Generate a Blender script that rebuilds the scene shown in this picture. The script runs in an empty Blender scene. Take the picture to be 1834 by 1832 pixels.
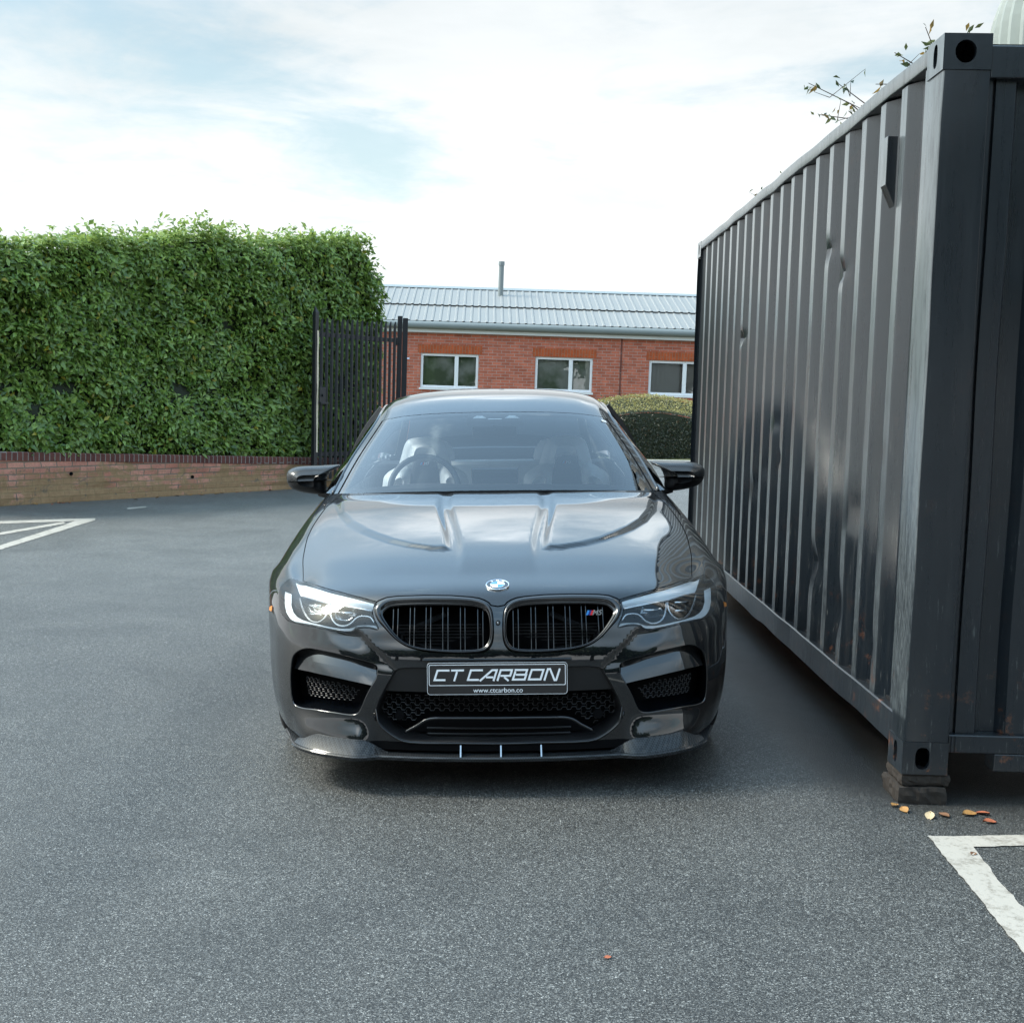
import bpy, math, random, json
import numpy as np
from mathutils import Vector, Matrix
from mathutils.geometry import delaunay_2d_cdt
random.seed(7); rng = np.random.default_rng(11)
S = bpy.context.scene
COL = S.collection
PI = math.pi
R = math.radians

# ------------------------------------------------------------------ camera
cam_d = bpy.data.cameras.new('camera'); cam = bpy.data.objects.new('camera', cam_d); COL.objects.link(cam)
pitch = math.atan(.115); roll = .02
fw = Vector((0, math.cos(pitch), -math.sin(pitch))); rt = Vector((1, 0, 0)); up = Vector((0, math.sin(pitch), math.cos(pitch)))
Xc = math.cos(roll)*rt + math.sin(roll)*up; Yc = -math.sin(roll)*rt + math.cos(roll)*up; Zc = -fw
cam.matrix_world = Matrix(((Xc.x, Yc.x, Zc.x, 0), (Xc.y, Yc.y, Zc.y, 0), (Xc.z, Yc.z, Zc.z, 1.42), (0, 0, 0, 1)))
cam_d.sensor_width = 36; cam_d.sensor_fit = 'HORIZONTAL'; cam_d.lens = 36*2344/1834
cam_d.shift_x = 67/1834; cam_d.shift_y = 64.5/1834
cam_d.clip_start = .1; cam_d.clip_end = 3000
S.camera = cam

# ------------------------------------------------------------------ light
SUN_EL, SUN_AZ = 44, -88       # azimuth measured from +Y towards +X
sd = Vector((math.sin(R(SUN_AZ))*math.cos(R(SUN_EL)), math.cos(R(SUN_AZ))*math.cos(R(SUN_EL)), math.sin(R(SUN_EL))))
sun_d = bpy.data.lights.new('sun', 'SUN'); sun_d.energy = 1.6; sun_d.angle = R(14); sun_d.color = (1, .95, .88)
sun = bpy.data.objects.new('sun', sun_d); COL.objects.link(sun)
sun.rotation_euler = (-sd).to_track_quat('-Z', 'Y').to_euler()
S.view_settings.view_transform = 'Standard'; S.view_settings.look = 'None'; S.view_settings.gamma = 1
S.view_settings.exposure = 1.42

W = bpy.data.worlds.new('World'); S.world = W; W.use_nodes = True
nt = W.node_tree; N = nt.nodes; L = nt.links; N.clear()
def wn(t, **k):
    n = N.new(t)
    for a, b in k.items(): setattr(n, a, b)
    return n
out = wn('ShaderNodeOutputWorld'); bg = wn('ShaderNodeBackground'); L.new(bg.outputs[0], out.inputs[0])
sky = wn('ShaderNodeTexSky', sky_type='NISHITA', sun_disc=False); sky.sun_elevation = R(SUN_EL); sky.sun_rotation = R(SUN_AZ)
sky.air_density = 1.0; sky.dust_density = 1.2; sky.ozone_density = 1.4
tc = wn('ShaderNodeTexCoord'); sep = wn('ShaderNodeSeparateXYZ'); L.new(tc.outputs['Generated'], sep.inputs[0])
def wm(op, a, b=None, clamp=False):
    n = wn('ShaderNodeMath', operation=op, use_clamp=clamp)
    for i, q in enumerate((a, b)):
        if q is None: continue
        if isinstance(q, (int, float)): n.inputs[i].default_value = q
        else: L.new(q, n.inputs[i])
    return n.outputs[0]
zp = wm('ADD', wm('MAXIMUM', sep.outputs[2], 0), .16)
comb = wn('ShaderNodeCombineXYZ'); L.new(wm('DIVIDE', sep.outputs[0], zp), comb.inputs[0]); L.new(wm('DIVIDE', sep.outputs[1], zp), comb.inputs[1]); comb.inputs[2].default_value = .37
def wnoise(scale, det, rough, dist=0, off=(0, 0, 0)):
    mp = wn('ShaderNodeMapping'); mp.inputs['Location'].default_value = off; L.new(comb.outputs[0], mp.inputs[0])
    n = wn('ShaderNodeTexNoise'); n.inputs['Scale'].default_value = scale; n.inputs['Detail'].default_value = det
    n.inputs['Roughness'].default_value = rough; n.inputs['Distortion'].default_value = dist
    L.new(mp.outputs[0], n.inputs['Vector']); return n.outputs[0]
big = wnoise(.85, 7, .58, .5, (2.3, 4.1, 0)); fine = wnoise(3.2, 8, .62, .4, (5, 1, 3)); shade = wnoise(1.6, 6, .6, .2, (9, 7, 1))
dens = wm('ADD', wm('MULTIPLY', big, .72), wm('MULTIPLY', fine, .30))
hi_ = wnoise(3.4, 7, .62, .9, (6.1, 1.3, 2)); zs = wm('MULTIPLY', wm('SUBTRACT', sep.outputs[2], .52), 4, True); dens = wm('ADD', dens, wm('MULTIPLY', zs, wm('ADD', wm('MULTIPLY', hi_, .70), -.34)))
hz = wm('SUBTRACT', 1, wm('MULTIPLY', sep.outputs[2], 1.9), True)        # more cloud low down
dens = wm('ADD', dens, wm('MULTIPLY', hz, .30))
mr = wn('ShaderNodeMapRange', interpolation_type='SMOOTHSTEP'); mr.inputs[1].default_value = .56; mr.inputs[2].default_value = .72
L.new(dens, mr.inputs[0])
cr_ = wn('ShaderNodeValToRGB'); e = cr_.color_ramp.elements; e[0].position = .34; e[0].color = (.80, .86, .88, 1); e[1].position = .62; e[1].color = (.945, .985, 1.0, 1)
L.new(shade, cr_.inputs[0])
stint = wn('ShaderNodeVectorMath', operation='MULTIPLY'); L.new(sky.outputs[0], stint.inputs[0]); stint.inputs[1].default_value = (.98, 1.06, .88)
skyc = wn('ShaderNodeVectorMath', operation='SCALE'); L.new(stint.outputs[0], skyc.inputs[0]); L.new(wm('ADD', .60, wm('MULTIPLY', 1.5, wm('SUBTRACT', wm('MULTIPLY', sep.outputs[2], 3.5), 1.05, True))), skyc.inputs['Scale'])
cl = wn('ShaderNodeVectorMath', operation='SCALE'); czt = wn('ShaderNodeMix', data_type='RGBA', blend_type='MULTIPLY'); L.new(zs, czt.inputs[0]); L.new(cr_.outputs[0], czt.inputs[6]); czt.inputs[7].default_value = (.70, .90, 1.0, 1); L.new(czt.outputs[2], cl.inputs[0]); L.new(wm('MULTIPLY', 3.2, wm('ADD', wm('MULTIPLY', 2.6, wm('SUBTRACT', 1, wm('MULTIPLY', wm('ABSOLUTE', wm('SUBTRACT', sep.outputs[2], .45)), 8), True)), wm('ADD', wm('ADD', 1, wm('MULTIPLY', wm('SUBTRACT', wm('MULTIPLY', sep.outputs[2], 3), .92, True), 3.0)), wm('MULTIPLY', wm('SUBTRACT', 1, wm('MULTIPLY', sep.outputs[2], 4), True), .45)))), cl.inputs['Scale'])
veil = wm('ADD', wm('MULTIPLY', mr.outputs[0], .66), wm('ADD', .06, wm('MULTIPLY', hz, .50)), True)
mx = wn('ShaderNodeMix', data_type='RGBA'); L.new(veil, mx.inputs[0]); L.new(skyc.outputs[0], mx.inputs[6]); L.new(cl.outputs[0], mx.inputs[7])
L.new(mx.outputs[2], bg.inputs[0]); bg.inputs[1].default_value = .12

# ------------------------------------------------------------------ material helpers
MATS = {}
class NT:
    def __init__(s, name):
        s.m = bpy.data.materials.new(name); s.m.use_nodes = True; s.t = s.m.node_tree; s.n = s.t.nodes; s.l = s.t.links
        s.n.clear(); s.out = s.n.new('ShaderNodeOutputMaterial'); s.b = s.n.new('ShaderNodeBsdfPrincipled'); s.l.new(s.b.outputs[0], s.out.inputs[0])
        s.tc = s.n.new('ShaderNodeTexCoord'); s.obj = s.tc.outputs['Object']
        MATS[name] = s.m
    def put(s, sock, v):
        if isinstance(v, (int, float)): sock.default_value = v
        elif isinstance(v, tuple): sock.default_value = v if len(v) == len(sock.default_value) else (*v, 1)
        else: s.l.new(v, sock)
    def p(s, **k):
        nm = dict(base='Base Color', metal='Metallic', rough='Roughness', coat='Coat Weight', coatr='Coat Roughness', coati='Coat IOR', spec='Specular IOR Level', emi='Emission Color', emis='Emission Strength', trans='Transmission Weight', ior='IOR', nor='Normal', alpha='Alpha', sheen='Sheen Weight', aniso='Anisotropic', cnor='Coat Normal')
        for a, v in k.items(): s.put(s.b.inputs[nm[a]], v)
        return s
    def math(s, op, a, b=0, clamp=False):
        n = s.n.new('ShaderNodeMath'); n.operation = op; n.use_clamp = clamp; s.put(n.inputs[0], a); s.put(n.inputs[1], b); return n.outputs[0]
    def map(s, scale=(1, 1, 1), loc=(0, 0, 0), rot=(0, 0, 0), src=None):
        n = s.n.new('ShaderNodeMapping'); n.inputs['Scale'].default_value = scale; n.inputs['Location'].default_value = loc; n.inputs['Rotation'].default_value = rot
        s.l.new(src or s.obj, n.inputs[0]); return n.outputs[0]
    def noise(s, scale, det=4, rough=.5, vec=None, dist=0, col=False):
        n = s.n.new('ShaderNodeTexNoise'); n.inputs['Scale'].default_value = scale; n.inputs['Detail'].default_value = det; n.inputs['Roughness'].default_value = rough; n.inputs['Distortion'].default_value = dist
        s.l.new(vec or s.obj, n.inputs['Vector']); return n.outputs[1 if col else 0]
    def vor(s, scale, vec=None, feat='F1', col=False):
        n = s.n.new('ShaderNodeTexVoronoi'); n.feature = feat; n.inputs['Scale'].default_value = scale; s.l.new(vec or s.obj, n.inputs['Vector']); return n.outputs['Color' if col else 'Distance']
    def ramp(s, f, stops, interp='LINEAR'):
        n = s.n.new('ShaderNodeValToRGB'); n.color_ramp.interpolation = interp; e = n.color_ramp.elements
        while len(e) < len(stops): e.new(.5)
        for k, (p, c) in enumerate(stops):
            e[k].position = p; e[k].color = (*c, 1) if isinstance(c, tuple) else (c, c, c, 1)
        s.put(n.inputs[0], f); return n.outputs[0]
    def mix(s, f, a, b, mode='MIX'):
        n = s.n.new('ShaderNodeMix'); n.data_type = 'RGBA'; n.blend_type = mode; s.put(n.inputs[0], f); s.put(n.inputs[6], a); s.put(n.inputs[7], b); return n.outputs[2]
    def bump(s, h, strength=.3, dist=.01, nor=None):
        n = s.n.new('ShaderNodeBump'); n.inputs['Strength'].default_value = strength; n.inputs['Distance'].default_value = dist; s.put(n.inputs['Height'], h)
        if nor: s.l.new(nor, n.inputs['Normal'])
        return n.outputs[0]
    def sep(s, src=None):
        n = s.n.new('ShaderNodeSeparateXYZ'); s.l.new(src or s.obj, n.inputs[0]); return n.outputs
def simple(name, base, rough=.5, metal=0, coat=0, spec=.5, var=.08, scale=6):
    t = NT(name); nz = t.noise(scale, 5, .6)
    t.p(base=t.mix(nz, tuple(c*(1-var) for c in base), tuple(min(1, c*(1+var)) for c in base)), rough=t.ramp(nz, [(.3, rough*.85), (.7, min(1, rough*1.15))]), metal=metal, coat=coat, spec=spec)
    return t.m

# ---- paint
t = NT('car_paint'); fl = t.noise(900, 2, .5); 
t.p(base=t.mix(fl, (.0006, .001, .0018), (.0016, .003, .005)), metal=.0, rough=.4, spec=.10, coat=1.0, coatr=.008, coati=1.75)
wob = t.noise(2.2, 2, .5); t.p(cnor=t.bump(wob, .05, .01))
simple('gloss_black', (.006, .006, .007), .12, coat=.6, var=.2)
simple('satin_black', (.012, .012, .013), .42, var=.2)
simple('matt_black', (.010, .010, .011), .75, spec=.3, var=.2)
simple('deep_black', (.003, .003, .0035), .9, spec=.1, var=.2)
simple('chrome', (.82, .83, .85), .08, metal=1, var=.03)
simple('silver_reflector', (.45, .47, .49), .25, metal=1, var=.08, scale=40)
simple('grey_reflector', (.05, .054, .06), .3, metal=.8, var=.3, scale=40)
simple('tyre_rubber', (.016, .016, .017), .8, spec=.3, var=.25, scale=30)
simple('rim_metal', (.05, .05, .055), .3, metal=.8)
simple('brake_metal', (.30, .29, .28), .4, metal=.9)
simple('seat_leather', (.74, .75, .74), .5, var=.06, scale=30)
simple('dark_leather', (.025, .027, .032), .5)
simple('dash_plastic', (.008, .009, .011), .6)
simple('white_plastic', (.78, .80, .82), .25)
simple('letter_white', (.72, .74, .76), .45, var=.03)
simple('plate_black', (.008, .008, .009), .25, coat=.4)
simple('emblem_blue', (.05, .22, .52), .25, coat=.6); simple('emblem_white', (.82, .84, .86), .25, coat=.6)
simple('stripe_blue', (.05, .30, .75), .3); simple('stripe_navy', (.02, .04, .25), .3); simple('stripe_red', (.75, .04, .04), .3)
simple('amber', (.65, .22, .04), .3)
t = NT('light_blade'); t.p(base=(.74, .77, .79), rough=.3, coat=.6)
t = NT('carbon_fibre'); v = t.map((1, 1, 1)); ch = t.n.new('ShaderNodeTexChecker'); ch.inputs['Scale'].default_value = 150; t.l.new(t.map((1, 1, 1), rot=(0, 0, R(45))), ch.inputs[0])
t.p(base=t.mix(ch.outputs[1], (.004, .0045, .005), (.028, .031, .034)), rough=.5, metal=.0, spec=.2, coat=.45, coatr=.08)

def glassmat(name, tint, refl=1.0, ior=1.5, rough=0.0):
    t = NT(name); t.n.remove(t.b)
    tr = t.n.new('ShaderNodeBsdfTransparent'); tr.inputs[0].default_value = (*tint, 1)
    gl = t.n.new('ShaderNodeBsdfGlossy'); gl.inputs['Roughness'].default_value = rough; gl.inputs[0].default_value = (1, 1, 1, 1)
    fr = t.n.new('ShaderNodeFresnel'); fr.inputs[0].default_value = ior
    m = t.n.new('ShaderNodeMixShader'); t.l.new(t.math('MULTIPLY', fr.outputs[0], refl, True), m.inputs[0]); t.l.new(tr.outputs[0], m.inputs[1]); t.l.new(gl.outputs[0], m.inputs[2]); t.l.new(m.outputs[0], t.out.inputs[0])
    return t
glassmat('windscreen_glass', (.84, .90, .93), 1.45)
glassmat('side_glass', (.62, .66, .68), 1.3)
glassmat('lamp_glass', (.93, .95, .96), 1.0)
glassmat('lens_glass', (.35, .38, .42), 2.0)
glassmat('house_glass', (.85, .88, .86), 1.5, 1.8)

# ------------------------------------------------------------------ mesh helpers
class MB:
    def __init__(s): s.v = []; s.f = []; s.mi = []; s.mats = []
    def mat(s, m):
        if m not in s.mats: s.mats.append(m)
        return s.mats.index(m)
    def add(s, vs, fs, m=None):
        o = len(s.v); s.v += [tuple(map(float, q)) for q in vs]; s.f += [tuple(i+o for i in f) for f in fs]
        s.mi += [s.mat(m) if m else 0]*len(fs); return s
    def box(s, c, d, m=None, rot=None, taper=1):
        x, y, z = [q/2 for q in d]; P = [(-x, -y, -z), (x, -y, -z), (x, y, -z), (-x, y, -z), (-x*taper, -y*taper, z), (x*taper, -y*taper, z), (x*taper, y*taper, z), (-x*taper, y*taper, z)]
        P = [Vector(p) for p in P]
        if rot: P = [rot @ p for p in P]
        return s.add([p+Vector(c) for p in P], [(0, 3, 2, 1), (4, 5, 6, 7), (0, 1, 5, 4), (1, 2, 6, 5), (2, 3, 7, 6), (3, 0, 4, 7)], m)
    def b2(s, a, b, m=None):
        a = Vector(a); b = Vector(b); return s.box((a+b)/2, b-a, m)
    def tube(s, pts, r, n=8, m=None, closed=False, cap=True):
        pts = [Vector(p) for p in pts]; K = len(pts); rs = r if isinstance(r, (list, tuple)) else [r]*K
        vs = []; prev = None
        for i, p in enumerate(pts):
            a = pts[(i-1) % K] if (closed or i) else pts[i]; b = pts[(i+1) % K] if (closed or i < K-1) else pts[i]
            d = (b-a).normalized()
            if prev is None: q = d.orthogonal().normalized()
            else:
                q = prev-d*prev.dot(d); q = q.normalized() if q.length > 1e-6 else d.orthogonal().normalized()
            prev = q; w = d.cross(q)
            vs += [p+(q*math.cos(2*PI*k/n)+w*math.sin(2*PI*k/n))*rs[i] for k in range(n)]
        fs = []
        for i in range(K if closed else K-1):
            j = (i+1) % K
            for k in range(n): fs.append((i*n+k, i*n+(k+1) % n, j*n+(k+1) % n, j*n+k))
        if cap and not closed: fs += [tuple(range(n))[::-1], tuple(range((K-1)*n, K*n))]
        return s.add(vs, fs, m)
    def grid(s, G, m=None, flip=False, closed=False):
        G = np.asarray(G, float); a, b = G.shape[:2]; fs = []
        for i in range(a-1):
            for j in range(b if closed else b-1):
                k = (j+1) % b; f = (i*b+j, i*b+k, (i+1)*b+k, (i+1)*b+j); fs.append(f[::-1] if flip else f)
        return s.add(G.reshape(-1, 3), fs, m)
    def loops(s, loops, m=None, cap=False, flip=False):
        s.grid(np.array(loops), m, flip, True)
        if cap:
            n = len(loops[0]); o = len(s.v)-n; s.f.append(tuple(range(o, o+n)) if flip else tuple(range(o, o+n))[::-1]); s.mi.append(s.mat(m) if m else 0)
        return s
    def poly_prism(s, pts2, y0, y1, m=None, ax='y'):
        n = len(pts2); mk = {'y': lambda p, y: (p[0], y, p[1]), 'z': lambda p, y: (p[0], p[1], y), 'x': lambda p, y: (y, p[0], p[1])}[ax]
        vs = [mk(p, y0) for p in pts2]+[mk(p, y1) for p in pts2]
        fs = [tuple(range(n)), tuple(range(n, 2*n))[::-1]]+[(i, i+n, (i+1) % n+n, (i+1) % n) for i in range(n)]
        return s.add(vs, fs, m)
    def build(s, name, mat=None, parent=None, smooth=False, bevel=0, loc=None, seg=2):
        me = bpy.data.meshes.new(name); me.from_pydata(s.v, [], s.f)
        ms = s.mats or [mat]
        for q in ms: me.materials.append(MATS[q])
        if s.mats: me.polygons.foreach_set('material_index', s.mi)
        if smooth: me.polygons.foreach_set('use_smooth', [True]*len(s.f))
        me.validate(); me.update()
        o = bpy.data.objects.new(name, me); COL.objects.link(o)
        if parent: o.parent = parent
        if loc: o.location = loc
        if bevel:
            b = o.modifiers.new('b', 'BEVEL'); b.width = bevel; b.segments = seg; b.limit_method = 'ANGLE'; b.angle_limit = R(40)
        if smooth == 'edge':
            me.polygons.foreach_set('use_smooth', [True]*len(me.polygons))
            try: me.set_sharp_from_angle(angle=R(32))
            except Exception: pass
        return o
def thing(name, label, cat, loc=(0, 0, 0), rot=(0, 0, 0), group=None):
    o = bpy.data.objects.new(name, None); COL.objects.link(o); o.location = loc; o.rotation_euler = rot; o.empty_display_size = .2
    o['label'] = label; o['category'] = cat
    if group: o['group'] = group
    return o
def tag(o, label, cat, group=None):
    o['label'] = label; o['category'] = cat
    if group: o['group'] = group
    return o
def struct(o, kind='structure', label=None): 
    o['kind'] = kind
    if label: o['label'] = label
    return o
def text_mb(mb, body, size, fn, m, shear=0, bold=0):
    c = bpy.data.curves.new('t', 'FONT'); c.body = body; c.size = size; c.align_x = 'CENTER'; c.align_y = 'CENTER'; c.shear = shear; c.offset = bold; c.extrude = 0
    o = bpy.data.objects.new('t', c); COL.objects.link(o); dg = bpy.context.evaluated_depsgraph_get(); me = bpy.data.meshes.new_from_object(o.evaluated_get(dg))
    vs = [fn(v.co.x, v.co.y) for v in me.vertices]; fs = [tuple(p.vertices) for p in me.polygons]; mb.add(vs, fs, m)
    bpy.data.objects.remove(o); bpy.data.curves.remove(c); bpy.data.meshes.remove(me)

def sstep(a, b, x):
    t = np.clip((np.asarray(x, float)-a)/(b-a), 0, 1); return t*t*(3-2*t)
def vnoise(x, y, z, seed=0):
    """cheap smooth value noise"""
    x, y, z = [np.asarray(q, float) for q in np.broadcast_arrays(x, y, z)]
    xi, yi, zi = [np.floor(q).astype(np.int64) for q in (x, y, z)]; fx, fy, fz = x-xi, y-yi, z-zi
    fx, fy, fz = [q*q*(3-2*q) for q in (fx, fy, fz)]
    def h(a, b, c):
        n = (a*374761393+b*668265263+c*2147483647+seed*974634777) & 0xffffffff; n = ((n ^ (n >> 13))*1274126177) & 0xffffffff; return ((n ^ (n >> 16)) & 0xffff)/65535.
    r = 0
    for a in (0, 1):
        for b in (0, 1):
            for c in (0, 1):
                r = r+h(xi+a, yi+b, zi+c)*(fx if a else 1-fx)*(fy if b else 1-fy)*(fz if c else 1-fz)
    return r*2-1
# ------------------------------------------------------------------ ground
CARX, CARY, CARYAW, CARTILT = .1166, 5.445, .0100, -.031
def gz(x, y):
    """gentle cross fall of the yard under the car"""
    w = (1-sstep(1.0, 1.5, np.abs(x-CARX)))*sstep(2.2, 4.3, y)*(1-sstep(9.3, 11.5, y))
    return np.tan(.031)*(x-CARX)*w + .003*vnoise(x*.35, y*.35, 0, 3)*(1-w)*sstep(0, 3, np.abs(x-1.9))
xs = np.concatenate([np.linspace(-300, -14, 10), np.linspace(-12, -2, 30), np.linspace(-1.8, 4, 90), np.linspace(4.3, 14, 24), np.linspace(20, 300, 8)])
ys = np.concatenate([np.linspace(-120, -4, 10), np.linspace(-2, 12, 130), np.linspace(12.4, 29.0, 40), np.linspace(32, 600, 12)])
GX, GY = np.meshgrid(xs, ys); GZ = gz(GX, GY)
t = NT('asphalt')
big = t.noise(.35, 5, .6); med = t.noise(2.2, 5, .65, dist=.4); grit = t.noise(190, 3, .75); grit2 = t.vor(260, col=False); gr3 = t.noise(420, 1, .5)
base = t.ramp(grit, [(.36, (.0125, .0135, .0128)), (.48, (.0390, .0405, .0385)), (.62, (.130, .133, .126))])
spk = t.ramp(gr3, [(.58, 0.), (.70, 1.)]); base = t.mix(t.math('MULTIPLY', spk, .6), base, (.24, .24, .225))
g45 = t.noise(42, 3, .7); base = t.mix(1, base, t.ramp(g45, [(.32, .80), (.5, 1.0), (.68, 1.22)]), 'MULTIPLY')
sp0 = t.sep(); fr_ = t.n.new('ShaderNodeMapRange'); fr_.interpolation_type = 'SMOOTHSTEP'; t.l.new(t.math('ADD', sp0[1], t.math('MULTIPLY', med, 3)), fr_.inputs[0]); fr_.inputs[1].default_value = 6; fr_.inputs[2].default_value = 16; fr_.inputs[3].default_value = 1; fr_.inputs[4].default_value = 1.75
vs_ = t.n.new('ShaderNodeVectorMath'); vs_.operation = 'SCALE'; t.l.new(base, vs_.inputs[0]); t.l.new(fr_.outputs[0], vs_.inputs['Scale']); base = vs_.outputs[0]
agg = t.vor(270, col=True); ags = t.sep(agg); base = t.mix(1, base, t.ramp(ags[0], [(0, .28), (.45, .66), (.75, 1.12), (.90, 1.6), (1, 2.8)]), 'MULTIPLY')
stain = t.ramp(med, [(.36, .92), (.62, 1.05)]); base = t.mix(1, base, stain, 'MULTIPLY')
base = t.mix(1, base, t.ramp(big, [(.3, .94), (.7, 1.06)]), 'MULTIPLY')
# damp, dirty strip along the container foot
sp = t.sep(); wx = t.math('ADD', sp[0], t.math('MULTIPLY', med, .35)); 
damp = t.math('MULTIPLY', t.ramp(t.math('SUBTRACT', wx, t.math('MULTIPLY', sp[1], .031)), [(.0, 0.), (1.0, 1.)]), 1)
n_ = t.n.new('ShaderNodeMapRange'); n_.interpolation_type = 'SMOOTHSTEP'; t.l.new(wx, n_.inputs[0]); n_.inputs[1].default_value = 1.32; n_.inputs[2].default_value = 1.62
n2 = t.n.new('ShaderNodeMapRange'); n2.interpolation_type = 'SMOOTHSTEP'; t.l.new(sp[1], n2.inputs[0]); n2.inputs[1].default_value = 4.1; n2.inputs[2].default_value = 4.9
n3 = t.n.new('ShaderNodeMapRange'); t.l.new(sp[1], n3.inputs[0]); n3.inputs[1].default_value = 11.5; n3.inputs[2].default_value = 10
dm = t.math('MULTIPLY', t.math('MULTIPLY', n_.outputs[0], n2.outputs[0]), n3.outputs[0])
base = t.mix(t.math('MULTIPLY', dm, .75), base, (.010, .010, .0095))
pt = t.noise(1.1, 4, .6, dist=.8); base = t.mix(1, base, t.ramp(pt, [(.30, .84), (.48, 1.0), (.70, 1.08)]), 'MULTIPLY')
sp_ = t.vor(2.6); base = t.mix(t.ramp(t.math('ADD', sp_, t.math('MULTIPLY', t.noise(14, 3, .6), .12)), [(.085, .45), (.125, 0.)]), base, (.012, .012, .012))
rg = t.ramp(med, [(.3, .52), (.7, .60)])
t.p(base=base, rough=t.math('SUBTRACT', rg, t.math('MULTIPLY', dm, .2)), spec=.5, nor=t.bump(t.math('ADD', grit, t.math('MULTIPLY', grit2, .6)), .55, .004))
mb = MB(); mb.grid(np.stack([GX, GY, GZ], -1)); struct(mb.build('asphalt_yard', 'asphalt', smooth=True))

t = NT('road_paint'); w = t.noise(60, 4, .7); w2 = t.noise(9, 5, .6)
t.p(base=t.mix(t.ramp(t.math('ADD', t.math('MULTIPLY', w, .5), t.math('MULTIPLY', w2, .5)), [(.40, 1.), (.50, 0.)]), (.39, .365, .32), (.24, .22, .185)), rough=.6, nor=t.bump(w, .4, .002))
def marking(name, P, label, jit=.004):
    P = [Vector((p[0], p[1], 0)) for p in P]; Q = []
    for i, p in enumerate(P):
        q = P[(i+1) % len(P)]; n = max(1, int((q-p).length/.03)); d = (q-p); nn = Vector((-d.y, d.x, 0)).normalized()
        for k in range(n): Q.append(p+d*k/n+nn*random.uniform(-jit, jit))
    res = delaunay_2d_cdt([Vector((q.x, q.y)) for q in Q], [], [list(range(len(Q)))], 1, 1e-6)
    V = [(v.x, v.y, float(gz(v.x, v.y))+.004) for v in res[0]]
    mb = MB(); mb.add(V, [tuple(f) for f in res[2]]); o = mb.build(name, 'road_paint'); o['kind'] = 'structure'; o['label'] = label; return o
marking('painted_bay_line', [(1.519, 4.202), (1.70, 4.225), (1.862, 4.245), (3.6, 4.46), (3.6, 4.35), (1.862, 4.137), (1.64, 4.112), (1.605, 3.85), (1.588, 3.596), (1.50, 2.4), (1.37, 2.4), (1.452, 3.263)], 'worn white bay line with a pointed corner on the right')
marking('painted_bay_line', [(-5.067, 13.888), (-6.6, 13.27), (-6.55, 13.02), (-4.973, 13.63), (-4.387, 14.0), (-4.19, 14.4), (-4.42, 14.307)], 'farthest of three white lines meeting in a point', .006)
marking('painted_bay_line', [(-4.666, 12.783), (-5.2, 10.72), (-5.12, 10.5), (-4.586, 12.563), (-4.332, 13.798), (-4.42, 13.96)], 'middle of three white lines meeting in a point', .006)
marking('painted_bay_line', [(-4.285, 11.733), (-4.45, 8.0), (-4.34, 7.8), (-4.168, 11.466), (-4.143, 14.2), (-4.195, 14.37), (-4.34, 14.2), (-4.30, 13.6)], 'nearest of three white lines meeting in a point', .006)
marking('painted_dash', [(-4.154, 15.563), (-4.006, 15.875), (-4.045, 16.029), (-4.213, 15.786)], 'short white dash near the low brick wall', .006)
# ------------------------------------------------------------------ bricks
def brickmat(name, c1, c2, mortar, sc=1, moss=False, rot=None, loc=(0, 0, 0), bw=.225, rh=.075):
    t = NT(name); s = t.sep(); cmb = t.n.new('ShaderNodeCombineXYZ'); t.l.new(t.math('ADD', s[0], s[1]) if not rot else s[2], cmb.inputs[0]); t.l.new(s[2] if not rot else t.math('ADD', s[0], s[1]), cmb.inputs[1])
    b = t.n.new('ShaderNodeTexBrick'); t.l.new(t.map((1, 1, 1), loc, src=cmb.outputs[0]), b.inputs[0]); b.inputs['Scale'].default_value = 1
    b.inputs['Brick Width'].default_value = bw; b.inputs['Row Height'].default_value = rh; b.inputs['Mortar Size'].default_value = .006*sc; b.inputs['Mortar Smooth'].default_value = .2
    b.inputs['Color1'].default_value = (*c1, 1); b.inputs['Color2'].default_value = (*c2, 1); b.inputs['Mortar'].default_value = (*mortar, 1); b.inputs['Bias'].default_value = -.1
    nz = t.noise(5, 5, .65); base = t.mix(1, b.outputs[0], t.ramp(nz, [(.3, .82), (.7, 1.15)]), 'MULTIPLY')
    base = t.mix(1, base, t.ramp(t.noise(60, 3, .6), [(.3, .85), (.7, 1.15)]), 'MULTIPLY')
    if moss:
        m1 = t.noise(2.4, 6, .7, dist=.6); h = t.math('MULTIPLY', t.math('SUBTRACT', .62, s[2]), 1.05)
        m3 = t.noise(1, 4, .6, vec=t.map((5, 5, 14))); f = t.ramp(t.math('ADD', t.math('ADD', t.math('MULTIPLY', m1, .9), t.math('MULTIPLY', m3, .45)), t.math('MULTIPLY', h, .42)), [(.74, 0.), (.86, .9)])
        base = t.mix(f, base, t.mix(t.noise(14, 5, .7), (.19, .115, .055), (.46, .31, .16)))
        base = t.mix(t.ramp(t.noise(7, 4, .6, dist=1), [(.62, 0.), (.70, .7)]), base, (.13, .12, .10))
    t.p(base=base, rough=.88, spec=.25, nor=t.bump(t.math('ADD', t.math('MULTIPLY', b.outputs['Fac'], -1), t.math('MULTIPLY', t.noise(80, 3, .6), .5)), .6, .006))
brickmat('house_brick', (.52, .155, .095), (.36, .10, .06), (.38, .31, .27))
brickmat('lintel_brick', (.46, .10, .035), (.36, .08, .03), (.27, .16, .11), rot=True, bw=.225, rh=.075)
brickmat('old_brick', (.64, .30, .22), (.46, .18, .12), (.24, .19, .14), 1.4, moss=True)
brickmat('coping_brick', (.17, .065, .05), (.11, .042, .036), (.26, .23, .20), 1.2, rot=True, bw=.5, rh=.075, loc=(.1, 0, 0))
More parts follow.
